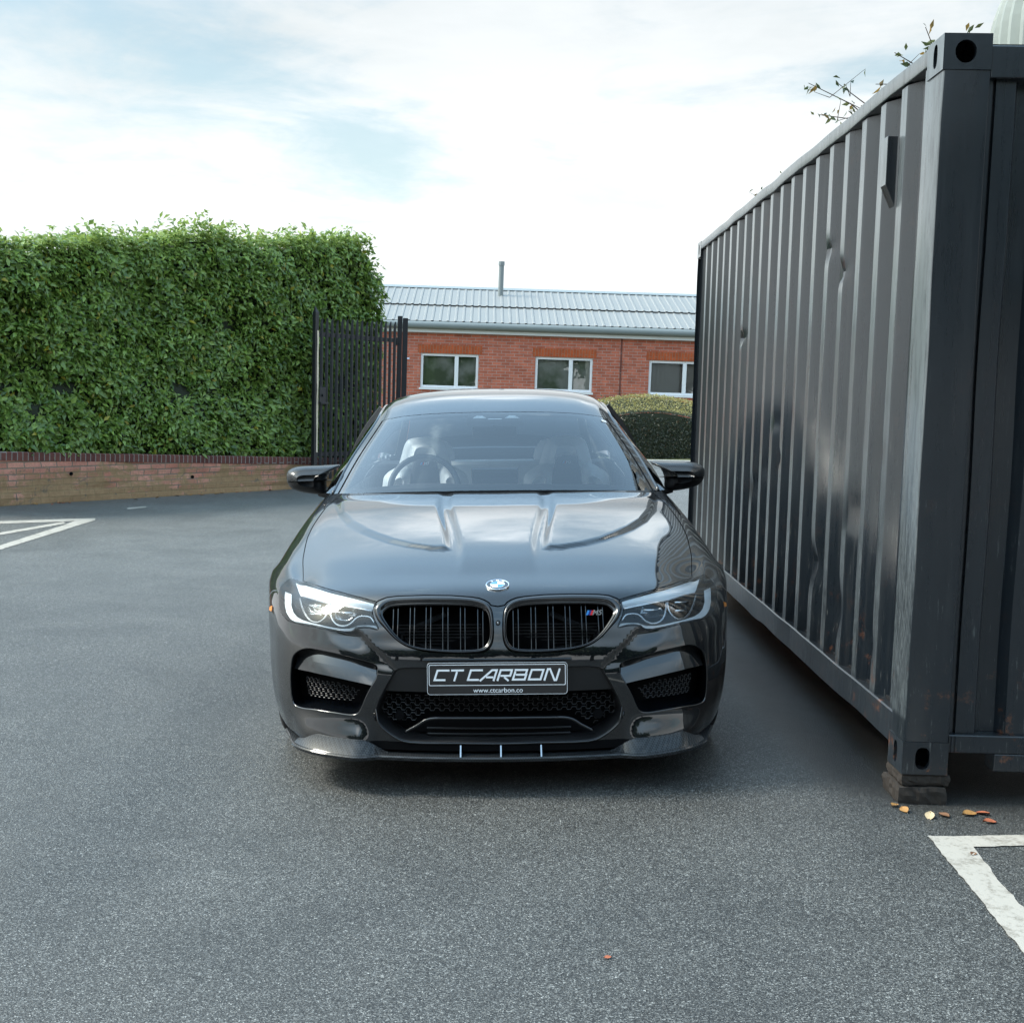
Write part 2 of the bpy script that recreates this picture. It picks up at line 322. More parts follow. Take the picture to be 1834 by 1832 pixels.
# ------------------------------------------------------------------ low wall (left)
WA = Vector((-5.71, 15.67, 0)); WB = Vector((-1.47, 21.15, 0)); wd = (WB-WA).normalized(); wlen = (WB-WA).length
wang = math.atan2(wd.y, wd.x)
wall = thing('low_brick_wall', 'low mossy old brick wall under the tall hedge with dark brick coping', 'wall', (WA.x, WA.y, 0), (0, 0, wang))
def wtop(s): return .655+(s/5.26)*(.455-.655)
mb = MB(); ss = np.linspace(-2.5, wlen+.3, 40)
mb.grid([[(s, 0.012*vnoise(s*2, k, 0, 5), (wtop(s)-.10)*k/6-.02*(k == 0)) for s in ss] for k in range(7)])
mb.grid([[(s, y, wtop(s)-.10) for s in ss] for y in (0, .22)]); mb.grid([[(ss[-1], y, z) for y in (0, .22)] for z in (0, wtop(ss[-1])-.10)])
mb.build('brickwork', 'old_brick', wall)
mb = MB()
mb.grid([[(s, y, wtop(s)-.10+z) for s in ss] for y, z in ((-.012, .0), (-.014, .094), (-.004, .104), (.23, .104), (.24, 0), (-.012, 0))], flip=True)
mb.build('coping', 'coping_brick', wall)
for s_, z_ in ((1.0, .36), (2.95, .25)):
    mb = MB(); mb.tube([(s_, -.012, z_), (s_, .03, z_)], .022, 10); mb.build('weep_hole', 'deep_black', wall)
# soil behind the wall
simple('soil', (.045, .032, .022), .95, var=.5)
# ------------------------------------------------------------------ leaves
t = NT('laurel_leaf'); at = t.n.new('ShaderNodeAttribute'); at.attribute_name = 'Col'
t.p(base=at.outputs[0], rough=.28, spec=.6)
ts = t.n.new('ShaderNodeBsdfTranslucent'); t.l.new(at.outputs[0], ts.inputs[0]); ms = t.n.new('ShaderNodeMixShader'); ms.inputs[0].default_value = .35
t.l.new(t.b.outputs[0], ms.inputs[1]); t.l.new(ts.outputs[0], ms.inputs[2]); t.l.new(ms.outputs[0], t.out.inputs[0])
def leaves(name, P, Nn, size, cols, parent=None, mat='laurel_leaf', fold=.25, droop=.5, asp=.42, upb=.5, wild=.7):
    """P positions (n,3), Nn outward normals; each leaf is a folded pointed blade"""
    n = len(P); P = np.asarray(P, float); Nn = np.asarray(Nn, float)
    q = rng.normal(size=(n, 3)); nrm = Nn+wild*q+np.array([0, 0, upb]); nrm /= np.linalg.norm(nrm, axis=1)[:, None]
    d = rng.normal(size=(n, 3))+Nn*.5+np.array([0, 0, .1]); d -= nrm*np.sum(d*nrm, 1)[:, None]; d /= np.linalg.norm(d, axis=1)[:, None]
    s = np.cross(nrm, d); Ls = size*rng.uniform(.6, 1.25, (n, 1)); ws = Ls*asp*rng.uniform(.8, 1.2, (n, 1))
    tip = P+d*Ls-nrm*Ls*.12*droop; m1 = P+d*Ls*.45
    v = np.stack([P, m1+s*ws*.5+nrm*ws*fold, tip, m1-s*ws*.5+nrm*ws*fold, m1], 1).reshape(-1, 3)
    f = np.array([[0, 4, 1], [4, 2, 1], [0, 3, 4], [4, 3, 2]]); F = (np.arange(n)[:, None, None]*5+f[None]).reshape(-1, 3)
    me = bpy.data.meshes.new(name); me.vertices.add(n*5); me.vertices.foreach_set('co', v.ravel())
    me.loops.add(len(F)*3); me.loops.foreach_set('vertex_index', F.ravel().astype(np.int32)); me.polygons.add(len(F)); me.polygons.foreach_set('loop_start', np.arange(0, len(F)*3, 3, dtype=np.int32))
    me.update(); me.validate()
    ca = me.color_attributes.new('Col', 'FLOAT_COLOR', 'POINT'); c = np.ones((n, 4)); c[:, :3] = cols; ca.data.foreach_set('color', np.repeat(c, 5, 0).ravel())
    me.materials.append(MATS[mat]); o = bpy.data.objects.new(name, me); COL.objects.link(o)
    if parent: o.parent = parent
    return o
def leafcols(n, a, b, yellow=.02, yc=(.42, .36, .04)):
    k = rng.random((n, 1)); c = np.array(a)*(1-k)+np.array(b)*k; c *= rng.uniform(.75, 1.25, (n, 1))
    m = rng.random(n) < yellow; c[m] = np.array(yc)*rng.uniform(.7, 1.2, (m.sum(), 1)); return c
# ------------------------------------------------------------------ tall hedge
hedge = thing('laurel_hedge', 'tall dense green laurel hedge with clipped face behind the low brick wall', 'hedge', (WA.x, WA.y, 0), (0, 0, wang))
HL = wlen+.05
def htop(s):
    b = 3.17+.60*s/6.0+.06*vnoise(s*1.1, 0, 0, 8)+.05*vnoise(s*3, 1, 0, 9)
    b = b+.06*np.exp(-((s-3.1)/.42)**2)-.05*np.exp(-((s-2.1)/.5)**2)
    return b-.40*sstep(HL-.40, HL, s)**1.6
def hface(s, z): return .10+.10*vnoise(s*1.3, z*1.3, 0, 21)+.07*vnoise(s*3.4, z*3.4, 0, 22)
n = 42000; s = rng.uniform(-1.6, HL, n); zb = wtop(s)+.0; z = zb+(htop(s)-zb)*rng.random(n)**.95
y = hface(s, z)+rng.exponential(.035, n)+.10*np.clip(vnoise(s*5, z*5, 0, 23), 0, 1); rnd = np.clip((z-(htop(s)-.35))/.35, 0, 1); y += rnd**2*.22
nr = np.stack([vnoise(s*2, z*2, 0, 31)*.5, -1+0*s, rnd*1.2+.1], 1)
P1 = np.stack([s, y, z], 1)
n2 = 7000; s2 = rng.uniform(-1.6, HL, n2); y2 = rng.uniform(.15, 1.5, n2); P2 = np.stack([s2, y2, htop(s2)-.02+rng.normal(0, .05, n2)], 1); N2 = np.tile([0, -.2, 1.], (n2, 1))
n3 = 5000; y3 = rng.uniform(.1, 1.5, n3); z3 = .3+(htop(HL-.3)-.2)*rng.random(n3); P3 = np.stack([HL-.06+.12*vnoise(y3*3, z3*3, 0, 4)-rng.exponential(.04, n3)-.25*sstep(2.7, 3.4, z3), y3, z3], 1); N3 = np.tile([1., 0, .1], (n3, 1))
# shoots sticking out of the top
P4 = []
for k in range(150):
    s0 = rng.uniform(-1.5, HL-.5); 
    if k > 120: s0 = rng.normal(3.1, .35)
    h = rng.uniform(.06, .24)*(1.5 if k > 120 else 1); y0 = rng.uniform(.15, .7); tl = rng.normal(0, .25, 2)
    for j in range(9): P4.append((s0+tl[0]*h*j/9, y0+tl[1]*h*j/9, float(htop(s0))+h*j/9))
P4 = np.array(P4); N4 = rng.normal(size=P4.shape)*.6+np.array([0, 0, .8])
PP = np.concatenate([P1, P2, P3, P4]); NN = np.concatenate([nr, N2, N3, N4])
cc = leafcols(len(PP), (.090, .175, .030), (.310, .440, .090), .016)
top_tint = np.clip((PP[:, 2]-(htop(PP[:, 0])-.35))/.4, 0, 1)[:, None]*rng.uniform(.2, 1, (len(PP), 1))
cc = cc*(1-top_tint)+np.array([.34, .44, .14])*top_tint  # leaf colour shifts to a paler green towards the hedge top
leaves('foliage', PP, NN, .103, cc, hedge, wild=.5, asp=.46)
simple('hedge_wood', (.020, .026, .012), .95, var=.6, scale=20)
mb = MB(); sg = np.linspace(-1.7, HL-.16, 60); zg = np.linspace(0, 1, 30)
mb.grid([[(a, hface(a, b*3)+.13+max(0, b-.9)*1.5, wtop(a)*.5+(htop(a)-.12-wtop(a)*.5)*b) for a in sg] for b in zg])
mb.grid([[(a, c, htop(a)-.12) for a in sg] for c in (.4, 1.6)]); mb.grid([[(HL-.17, c, b*(htop(HL-.2)-.2)) for c in (.25, 1.5)] for b in zg])
mb.build('branches', 'hedge_wood', hedge)
# ------------------------------------------------------------------ palisade gate
simple('gate_paint', (.013, .014, .017), .42, var=.3, scale=12); simple('worn_edge', (.74, .62, .45), .7, var=.35, scale=25)
GA = Vector((-2.405, 19.4, 0)); GB = Vector((-1.30, 20.85, 0)); gdv = (GB-GA); glen = gdv.length; gang = math.atan2(gdv.y, gdv.x)
gate = thing('palisade_gate', 'black steel palisade gate leaf with pointed pales standing open against the hedge', 'gate', GA, (0, 0, gang))
gate.rotation_euler = (0, R(.5), gang)
mb = MB(); mb.b2((-.035, -.03, .03), (.035, .03, 2.60)); mb.add([(-.035, -.03, 2.60), (.035, -.03, 2.60), (.035, .03, 2.60), (-.035, .03, 2.60), (-.012, 0, 2.70)], [(0, 1, 4), (1, 2, 4), (2, 3, 4), (3, 0, 4)]); mb.build('end_post', 'gate_paint', gate)
mb = MB(); 
zz = np.linspace(.56, 2.34, 30); mb.grid([[(.004+.006*vnoise(z*6, 0, 0, 2), -.034, z) for z in zz], [(.036+.004*vnoise(z*9, 3, 0, 2), -.034, z) for z in zz]]); mb.build('worn_strip', 'worn_edge', gate)
for z_ in (.50, 2.26):
    mb = MB(); mb.b2((.036, -.02, z_), (glen-.04, .03, z_+.06)); mb.b2((.036, -.028, z_+.048), (glen-.04, -.0205, z_+.06)); mb.build('rail', 'gate_paint', gate)
nP = 16
for k in range(nP):
    x = .105+k*(glen-.19)/(nP-1); mb = MB(); hh = 2.50+.05*k/nP
    xs_ = [(-.034, -.024), (-.022, -.034), (-.008, -.044), (.008, -.044), (.022, -.034), (.034, -.024)]
    if k not in (3, 9): mb.grid([[(x+a, b, .16) for a, b in xs_], [(x+a, b, hh-.10) for a, b in xs_], [(x+a*.75, b, hh-.03) for a, b in xs_], [(x+a*.12+(.0), b-.004, hh+.03) for a, b in xs_]])
    else: mb.grid([[(x+a, b, .16) for a, b in xs_], [(x+a, b, hh-.13) for a, b in xs_], [(x+a*.6, b, hh-.05) for a, b in xs_], [(x+a*.1, b-.01, hh+.01) for a, b in xs_]])
    mb.build('pale', 'gate_paint', gate)
mb = MB(); mb.b2((.04, -.06, 1.28), (.17, -.046, 1.52)); mb.b2((.04, -.09, 1.27), (.20, -.061, 1.30)); mb.tube([(.10, -.06, 1.40), (.10, -.085, 1.40)], .018, 10); mb.build('lock_box', 'gate_paint', gate, bevel=.003)
gp = thing('gate_post', 'pair of black square steel posts the open palisade gate hangs on', 'gate post', (-1.235, 20.92, 0), (0, R(.6), .1))
mb = MB(); mb.b2((-.075, -.05, 0), (-.003, .05, 2.66)); mb.build('hinge_post', 'gate_paint', gp, bevel=.004)
mb = MB(); mb.b2((.006, -.06, 0), (.085, .06, 2.63)); mb.build('square_post', 'gate_paint', gp, bevel=.004)
for z_ in (.5, 2.2):
    mb = MB(); mb.tube([(-.085, -.07, z_), (-.085, -.07, z_+.12)], .016, 8); mb.b2((-.09, -.068, z_+.03), (-.03, -.0505, z_+.08)); mb.build('hinge', 'gate_paint', gp)
mb = MB(); mb.tube([(.086, -.02, 2.0), (.12, -.02, 2.0)], .012, 8); mb.build('bolt', 'chrome', gp)
# ------------------------------------------------------------------ brick building
bld = thing('brick_building', 'single storey red brick building with pale corrugated metal roof behind the yard', 'building', (0, 34, 0), (0, .012, 0))
wx = [(-1.51, -.02), (1.44, 2.92), (4.37, 5.86), (7.3, 8.8)]; WZ = (1.62, 2.50)
x0, x1 = -9., 12.; mb = MB(); cur = x0
for a, b in wx:
    mb.add([(cur, 0, -.5), (a, 0, -.5), (a, 0, 3.15), (cur, 0, 3.15)], [(0, 1, 2, 3)]); mb.add([(a, 0, -.5), (b, 0, -.5), (b, 0, WZ[0]), (a, 0, WZ[0])], [(0, 1, 2, 3)]); mb.add([(a, 0, WZ[1]), (b, 0, WZ[1]), (b, 0, 3.15), (a, 0, 3.15)], [(0, 1, 2, 3)])
    for p, q in (((a, WZ[0]), (a, WZ[1])), ((b, WZ[1]), (b, WZ[0])), ((a, WZ[1]), (b, WZ[1]))): mb.add([(p[0], 0, p[1]), (q[0], 0, q[1]), (q[0], .1, q[1]), (p[0], .1, p[1])], [(0, 1, 2, 3)])
    cur = b
mb.add([(cur, 0, -.5), (x1, 0, -.5), (x1, 0, 3.15), (cur, 0, 3.15)], [(0, 1, 2, 3)])
mb.add([(x0, 0, -.5), (x0, 8, -.5), (x0, 8, 3.15), (x0, 4, 4.5), (x0, 0, 3.15)], [(4, 3, 2, 1, 0)]); mb.add([(x1, 0, -.5), (x1, 8, -.5), (x1, 8, 3.15), (x1, 4, 4.5), (x1, 0, 3.15)], [(0, 1, 2, 3, 4)])
mb.b2((x0, 8, -.5), (x1, 8.2, 3.15))
mb.build('wall', 'house_brick', bld)
mb = MB(); mb.b2((3.62, -.012, -.3), (3.66, -.002, 3.02)); mb.build('movement_joint', 'coping_brick', bld)
simple('upvc', (.78, .79, .80), .35, var=.03); simple('roof_sheet', (.22, .23, .225), .6, metal=0, var=.12, scale=3); simple('gutter_paint', (.20, .23, .23), .35, var=.08, scale=2); simple('fascia_white', (.62, .64, .62), .5, var=.1, scale=3)
t = NT('painted_reflection'); t.p(base=t.mix(t.ramp(t.noise(1.6, 3, .5), [(.42, 0.), (.58, 1.)]), (.30, .38, .26), (.80, .82, .80)), rough=.9); simple('backing_grey', (.62, .58, .57), .8, var=.1, scale=2)  # green and pale noise painted as foliage and sky reflected in the panes
for i, (a, b) in enumerate(wx):
    m_ = a+.875*(b-a)*.7/.7 if False else a+.62*(b-a)
    mb = MB(); z0, z1 = WZ; f = .065
    for q in (((a+.004, z0+.003), (b-.004, z0+f)), ((a+.004, z1-f), (b-.004, z1-.003)), ((a+.004, z0+f+.001), (a+f, z1-f-.001)), ((b-f, z0+f+.001), (b-.004, z1-f-.001)), ((m_-.05, z0+f+.001), (m_+.05, z1-f-.001))):
        mb.b2((q[0][0], .035, q[0][1]), (q[1][0], .085, q[1][1]))
    w_ = mb.build('window', 'upvc', bld)
    mb = MB(); mb.add([(a+f, .065, z0+f), (b-f, .065, z0+f), (b-f, .065, z1-f), (a+f, .065, z1-f)], [(0, 1, 2, 3)]); mb.build('pane', 'house_glass', w_)
    mb = MB(); mb.b2((a-.03, -.04, z0-.05), (b+.03, .06, z0-.002)); mb.build('sill', 'upvc', w_)
    mb = MB(); mb.b2((a-.08, -.008, z1+.004), (b+.08, .05, z1+.22)); mb.build('lintel', 'lintel_brick', bld)
    # panel behind the pane; first two windows have tree and sky reflections painted on
    mb = MB(); mb.add([(a-.1, .24, z0-.1), (b+.1, .24, z0-.1), (b+.1, .24, z1+.1), (a-.1, .24, z1+.1)], [(0, 1, 2, 3)]); mb.build('pane_backing', 'painted_reflection' if i < 2 else 'backing_grey', bld)
mb = MB(); mb.b2((x0, -.12, 3.02), (x1, .02, 3.10)); mb.build('soffit_board', 'fascia_white', bld)
mb = MB(); prof = [(-.13, 3.101), (-.20, 3.115), (-.235, 3.16), (-.235, 3.24), (-.20, 3.29), (-.10, 3.30), (.05, 3.31)]
mb.grid([[(x, y, z) for x in (x0-.1, x1+.1)] for y, z in prof]); mb.build('gutter', 'gutter_paint', bld, smooth=True)
def roofsheet(name, y0, z0, y1, z1, pitch, amp, off):
    X = []; 
    k = x0
    while k < x1: X += [(k, 0), (k+pitch*.62, 0), (k+pitch*.70, amp), (k+pitch*.92, amp)]; k += pitch
    mb = MB(); mb.grid([[(x+off, y0+(y1-y0)*s, z0+(z1-z0)*s+h) for x, h in X] for s in np.linspace(0, 1, 4)]); return mb.build(name, 'roof_sheet', bld)
roofsheet('lower_roof_sheet', -.12, 3.31, 1.62, 3.83, .20, .016, 0); roofsheet('upper_roof_sheet', 1.50, 3.832, 3.7, 4.46, .20, .016, 0)
mb = MB(); mb.grid([[(x, y, z) for x in (x0, x1)] for y, z in ((3.5, 4.43), (3.68, 4.49), (3.8, 4.52), (3.95, 4.49), (4.1, 4.43))]); mb.build('ridge_cap', 'gutter_paint', bld)
mb = MB(); mb.grid([[(x, y, z) for x in (x0, x1)] for y, z in ((3.9, 4.46), (8.2, 3.1))]); mb.build('rear_roof', 'roof_sheet', bld)
mb = MB(); mb.tube([(.53, 2.9, 4.1), (.53, 2.9, 5.14)], .075, 12); mb.tube([(.53, 2.9, 5.05), (.53, 2.9, 5.16)], .088, 12); mb.build('flue_pipe', 'gutter_paint', bld, smooth='edge')
# ------------------------------------------------------------------ kerb, grass, small hedge
simple('kerb_stone', (.44, .43, .40), .85, var=.2, scale=8)
mb = MB(); kx = -8
while kx < 14:
    mb.b2((kx+.004, 29.0, 0), (kx+.91, 29.13, .115)); kx += .915
struct(mb.build('kerb', 'kerb_stone', bevel=.008))
t = NT('verge_grass'); t.p(base=t.mix(t.noise(6, 6, .7), (.05, .07, .02), (.13, .13, .05)), rough=.9, nor=t.bump(t.noise(60, 4, .7), .8, .02))
mb = MB(); mb.grid([[(x, y, .10+.10*float(sstep(29.1, 31, y))+.03*float(vnoise(x, y, 0, 2))) for x in np.linspace(-8, 16, 60)] for y in np.linspace(29.12, 34.0, 12)]); struct(mb.build('grass_verge', 'verge_grass', smooth=True))
bh = thing('clipped_hedge', 'low rounded clipped hedge with shade painted into its face and sunlight into its golden top beside the car', 'hedge', (3.9, 29.6, .1))
def domz(x, y): return .76+.36*np.exp(-((x-.05)/1.5)**2)*(1-0*y)+.34*sstep(.0, 1.3, y)-.02
n = 9000; x = rng.uniform(-1.9, 2.4, n); z = rng.random(n)*domz(x, 0); P1 = np.stack([x, .0+rng.exponential(.03, n)+.06*vnoise(x*2, z*2, 0, 3)+.14*np.clip(z/domz(x, 0), 0, 1)**6, z], 1); N1 = np.tile([0, -1., .1], (n, 1))
n2 = 9000; x = rng.uniform(-1.9, 2.4, n2); y = rng.uniform(.1, 1.5, n2); P2 = np.stack([x, y, domz(x, y)+rng.normal(0, .015, n2)], 1); N2 = np.tile([0, -.1, 1.], (n2, 1))
c = np.concatenate([leafcols(n, (.018, .028, .012), (.050, .060, .025), .03, (.12, .07, .03)), leafcols(n2, (.30, .28, .09), (.42, .37, .14), .02)])  # shade painted into the face leaves, sunlight into the golden top leaves
leaves('foliage', np.concatenate([P1, P2]), np.concatenate([N1, N2]), .05, c, bh, wild=.6)
mb = MB(); xg = np.linspace(-1.85, 2.4, 30); mb.grid([[(x, .09, z*(domz(x, 0)-.06)) for x in xg] for z in np.linspace(0, 1, 8)]); mb.grid([[(x, y, domz(x, y)-.05) for x in xg] for y in np.linspace(.09, 1.5, 8)]); mb.build('branches', 'hedge_wood', bh)
sh = thing('weedy_shrub', 'small leafy weed shrub growing against the brick wall beside the clipped hedge', 'shrub', (3.15, 31.6, .2))
P = []; 
mb = MB()
for k in range(16):
    a = rng.uniform(-.75, .75); h = rng.uniform(.9, 1.45)-abs(a)*.3; mb.tube([(a*.4, 0, 0), (a*.8, 0, h*.6), (a, 0, h)], [.012, .008, .004], 5)
    for j in range(34): q = rng.uniform(.35, 1); P.append((a*(.4+.6*q)+rng.normal(0, .06), rng.normal(0, .08), h*q))
mb.build('stems', 'hedge_wood', sh); leaves('foliage', P, rng.normal(size=(len(P), 3)), .10, leafcols(len(P), (.05, .10, .05), (.13, .17, .07), .12, (.2, .07, .04)), sh)

# ------------------------------------------------------------------ trees across the road, seen mirrored in the windows and paint
simple('tree_bark', (.07, .055, .042), .9, var=.4)
tree = thing('tree', 'broad green tree standing across the road, mirrored in the building windows', 'tree', (-22, -17, 0), group='trees across the road')
mb = MB(); mb.tube([(0, 0, 0), (.1, 0, 1.6), (0, .1, 3.2), (.1, 0, 5.6)], [.26, .21, .16, .06], 9)
for k in range(9): a = k*2.4; mb.tube([(0, 0, 1.9+k*.35), (math.cos(a)*1.1, math.sin(a)*1.1, 3.1+k*.35), (math.cos(a)*2.1, math.sin(a)*2.1, 4.2+k*.3)], [.10, .06, .02], 6)
mb.build('trunk', 'tree_bark', tree)
q = rng.normal(size=(5200, 3)); q /= np.linalg.norm(q, axis=1)[:, None]; rr = rng.uniform(.45, 1, (5200, 1))**.5*(1+.22*vnoise(q[:, 0]*2.5, q[:, 1]*2.5, q[:, 2]*2.5, 77)[:, None]); P = q*rr*[3.0, 3.0, 2.9]+[0, 0, 4.6]
leaves('crown', P, q, .42, leafcols(len(P), (.03, .06, .02), (.08, .13, .04), 0), tree, asp=.6)
for k in range(8):
    c = tree.copy(); COL.objects.link(c); c.location = (-17+k*5.1+rng.uniform(-.6, .6), -17+rng.uniform(-2, 2), 0); c.rotation_euler = (0, 0, k*1.3); s_ = rng.uniform(.85, 1.25); c.scale = (s_, s_, s_)
    for ch in tree.children: d = ch.copy(); COL.objects.link(d); d.parent = c
# ------------------------------------------------------------------ shipping container
t = NT('container_paint'); s = t.sep()
nz = t.noise(3, 5, .6); st = t.noise(1, 6, .7, vec=t.map((26, 26, .9))); st2 = t.noise(1, 5, .65, vec=t.map((60, 60, 1.6), loc=(3, 1, 0)))
base = t.mix(nz, (.005, .0078, .0108), (.009, .0130, .0175))
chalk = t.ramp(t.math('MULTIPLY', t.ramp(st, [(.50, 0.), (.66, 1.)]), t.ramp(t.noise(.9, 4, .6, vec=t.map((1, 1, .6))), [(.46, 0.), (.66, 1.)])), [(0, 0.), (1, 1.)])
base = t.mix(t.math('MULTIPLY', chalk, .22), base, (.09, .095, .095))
drip = t.ramp(st2, [(.63, 0.), (.68, 1.)]); top = t.n.new('ShaderNodeMapRange'); t.l.new(s[2], top.inputs[0]); top.inputs[1].default_value = 1.0; top.inputs[2].default_value = 2.5
base = t.mix(t.math('MULTIPLY', drip, t.math('MULTIPLY', top.outputs[0], .9)), base, (.006, .006, .006))
scr = t.noise(1, 7, .75, vec=t.map((90, 90, 9))); lo = t.n.new('ShaderNodeMapRange'); t.l.new(s[2], lo.inputs[0]); lo.inputs[1].default_value = 1.7; lo.inputs[2].default_value = .1
base = t.mix(t.math('MULTIPLY', t.ramp(scr, [(.60, 0.), (.66, 1.)]), t.math('MULTIPLY', lo.outputs[0], .45)), base, (.16, .17, .165))
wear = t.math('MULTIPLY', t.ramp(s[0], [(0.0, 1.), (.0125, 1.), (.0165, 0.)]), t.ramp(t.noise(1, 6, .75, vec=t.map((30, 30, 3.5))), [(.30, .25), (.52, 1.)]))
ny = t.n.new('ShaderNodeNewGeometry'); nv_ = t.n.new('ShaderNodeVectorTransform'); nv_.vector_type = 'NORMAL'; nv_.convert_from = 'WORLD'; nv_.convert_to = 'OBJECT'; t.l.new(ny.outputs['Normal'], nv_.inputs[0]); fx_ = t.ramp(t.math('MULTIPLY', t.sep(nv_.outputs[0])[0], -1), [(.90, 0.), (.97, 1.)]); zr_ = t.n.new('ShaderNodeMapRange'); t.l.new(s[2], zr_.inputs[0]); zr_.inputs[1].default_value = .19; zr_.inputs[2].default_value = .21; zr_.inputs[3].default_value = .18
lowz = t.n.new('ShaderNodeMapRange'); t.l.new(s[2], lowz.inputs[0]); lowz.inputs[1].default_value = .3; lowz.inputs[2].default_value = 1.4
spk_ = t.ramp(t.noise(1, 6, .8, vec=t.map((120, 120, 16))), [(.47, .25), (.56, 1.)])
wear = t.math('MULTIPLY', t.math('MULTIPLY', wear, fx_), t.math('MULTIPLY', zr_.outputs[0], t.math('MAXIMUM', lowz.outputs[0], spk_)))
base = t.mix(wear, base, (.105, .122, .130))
rust = t.ramp(t.noise(9, 6, .75), [(.58, 0.), (.66, 1.)]); lo2 = t.n.new('ShaderNodeMapRange'); t.l.new(s[2], lo2.inputs[0]); lo2.inputs[1].default_value = .5; lo2.inputs[2].default_value = 0
base = t.mix(t.math('MULTIPLY', rust, t.math('ADD', t.math('MULTIPLY', lo2.outputs[0], .8), .04)), base, (.16, .06, .025))
rgh = t.ramp(t.math('ADD', t.math('MULTIPLY', st, .6), t.math('MULTIPLY', scr, .4)), [(.35, .24), (.62, .36)])
t.p(cnor=t.bump(t.noise(4, 3, .5), .05, .004))
t.p(base=base, rough=rgh, spec=.45, coat=.6, coatr=.24, coati=1.5, nor=t.bump(t.math('ADD', t.noise(30, 4, .6), t.math('MULTIPLY', t.noise(5, 3, .5), 2)), .12, .004))
simple('rotten_wood', (.022, .017, .013), .95, var=.6, scale=30)
CW, CLn, CH, CZ = 2.438, 6.058, 2.555, .11
ct = thing('shipping_container', 'dark blue grey corrugated steel shipping container, dented and scuffed, on the right', 'container', (1.548, 4.57, CZ), (0, 0, R(-1.75)))
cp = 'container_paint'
def oval(cx, cz, rx, rz, n=20, p=2.6): return [(cx+rx*math.copysign(abs(math.cos(2*PI*k/n))**(2/p), math.cos(2*PI*k/n)), cz+rz*math.copysign(abs(math.sin(2*PI*k/n))**(2/p), math.sin(2*PI*k/n))) for k in range(n)]
def platehole(mb, w, h, hole, place, depth=.02):
    V = [(0, 0), (w, 0), (w, h), (0, h)]+hole; n = len(hole)
    res = delaunay_2d_cdt([Vector(v) for v in V], [(0, 1), (1, 2), (2, 3), (3, 0)]+[(4+k, 4+(k+1) % n) for k in range(n)], [], 1, 1e-6)
    vs = [tuple(v) for v in res[0]]; fs = []
    for f in res[2]:
        c = np.mean([vs[i] for i in f], 0)
        if not pip(np.array([c]), np.array(hole))[0]: fs.append(tuple(f))
    mb.add([place(a, b, 0) for a, b in vs], fs); mb.loops([[place(a, b, d) for a, b in hole] for d in (0, depth)])
def pip(P, poly):
    x, y = P[:, 0], P[:, 1]; r = np.zeros(len(P), bool); n = len(poly); j = n-1
    for i in range(n):
        xi, yi = poly[i]; xj, yj = poly[j]
        if yi != yj: r ^= ((yi > y) != (yj > y)) & (x < (xj-xi)*(y-yi)/(yj-yi)+xi)
        j = i
    return r
def casting(x0, y0, z0, fx, fy, bottom):
    w, d, h = .162, .178, .118; mb = MB(); dep = .016
    X = (x0, x0+w); 
    hole_f = oval(w*.44, h*.50, .026, .040) if bottom else oval(w*.46, h*.50, .036, .038, p=2)
    hole_s = oval(d*.5, h*.52, .022, .040)
    yf = y0 if fy < 0 else y0+d; xf = x0 if fx < 0 else x0+w
    platehole(mb, w, h, hole_f, lambda a, b, q: (x0+a, yf+(q if fy < 0 else -q), z0+b))
    platehole(mb, d, h, hole_s, lambda a, b, q: (xf+(q if fx < 0 else -q), y0+a, z0+b))
    yb = y0+d if fy < 0 else y0; xb = x0+w if fx < 0 else x0
    mb.add([(xb, y0, z0), (xb, y0+d, z0), (xb, y0+d, z0+h), (xb, y0, z0+h)], [(0, 1, 2, 3)]); mb.add([(x0, yb, z0), (x0+w, yb, z0), (x0+w, yb, z0+h), (x0, yb, z0+h)], [(0, 1, 2, 3)])
    for z in (z0, z0+h): mb.add([(x0, y0, z), (x0+w, y0, z), (x0+w, y0+d, z), (x0, y0+d, z)], [(0, 1, 2, 3)])
    # dark inside
    return mb.build('corner_casting', cp, ct)
for fx in (-1, 1):
    for fy in (-1, 1):
        for bt in (1, 0):
            casting(-.004 if fx < 0 else CW-.158, -.004 if fy < 0 else CLn-.174, 0 if bt else CH-.118, fx, fy, bt)
# posts
def post(x0, x1, y0, y1):
    mb = MB(); z = np.linspace(.119, CH-.119, 40)
    def w(y, z_): return .003*vnoise(y*8, z_*4, 0, 41)
    ring = [(x0, y1), (x0, y0+.012), (x0+.004, y0+.003), (x0+.012, y0), (x1-.003, y0), (x1, y0+.003), (x1, y1)] if y0 < 1 else [(x0, y0), (x1, y0), (x1, y1), (x0, y1)]
    mb.grid([[(a+float(w(b, q)), b+float(w(a+3, q)), q) for a, b in ring] for q in z]); mb.build('corner_post', cp, ct, smooth='edge')
post(0, .158, 0, .165); post(CW-.158, CW, 0, .165); post(0, .15, CLn-.17, CLn); post(CW-.15, CW, CLn-.17, CLn)
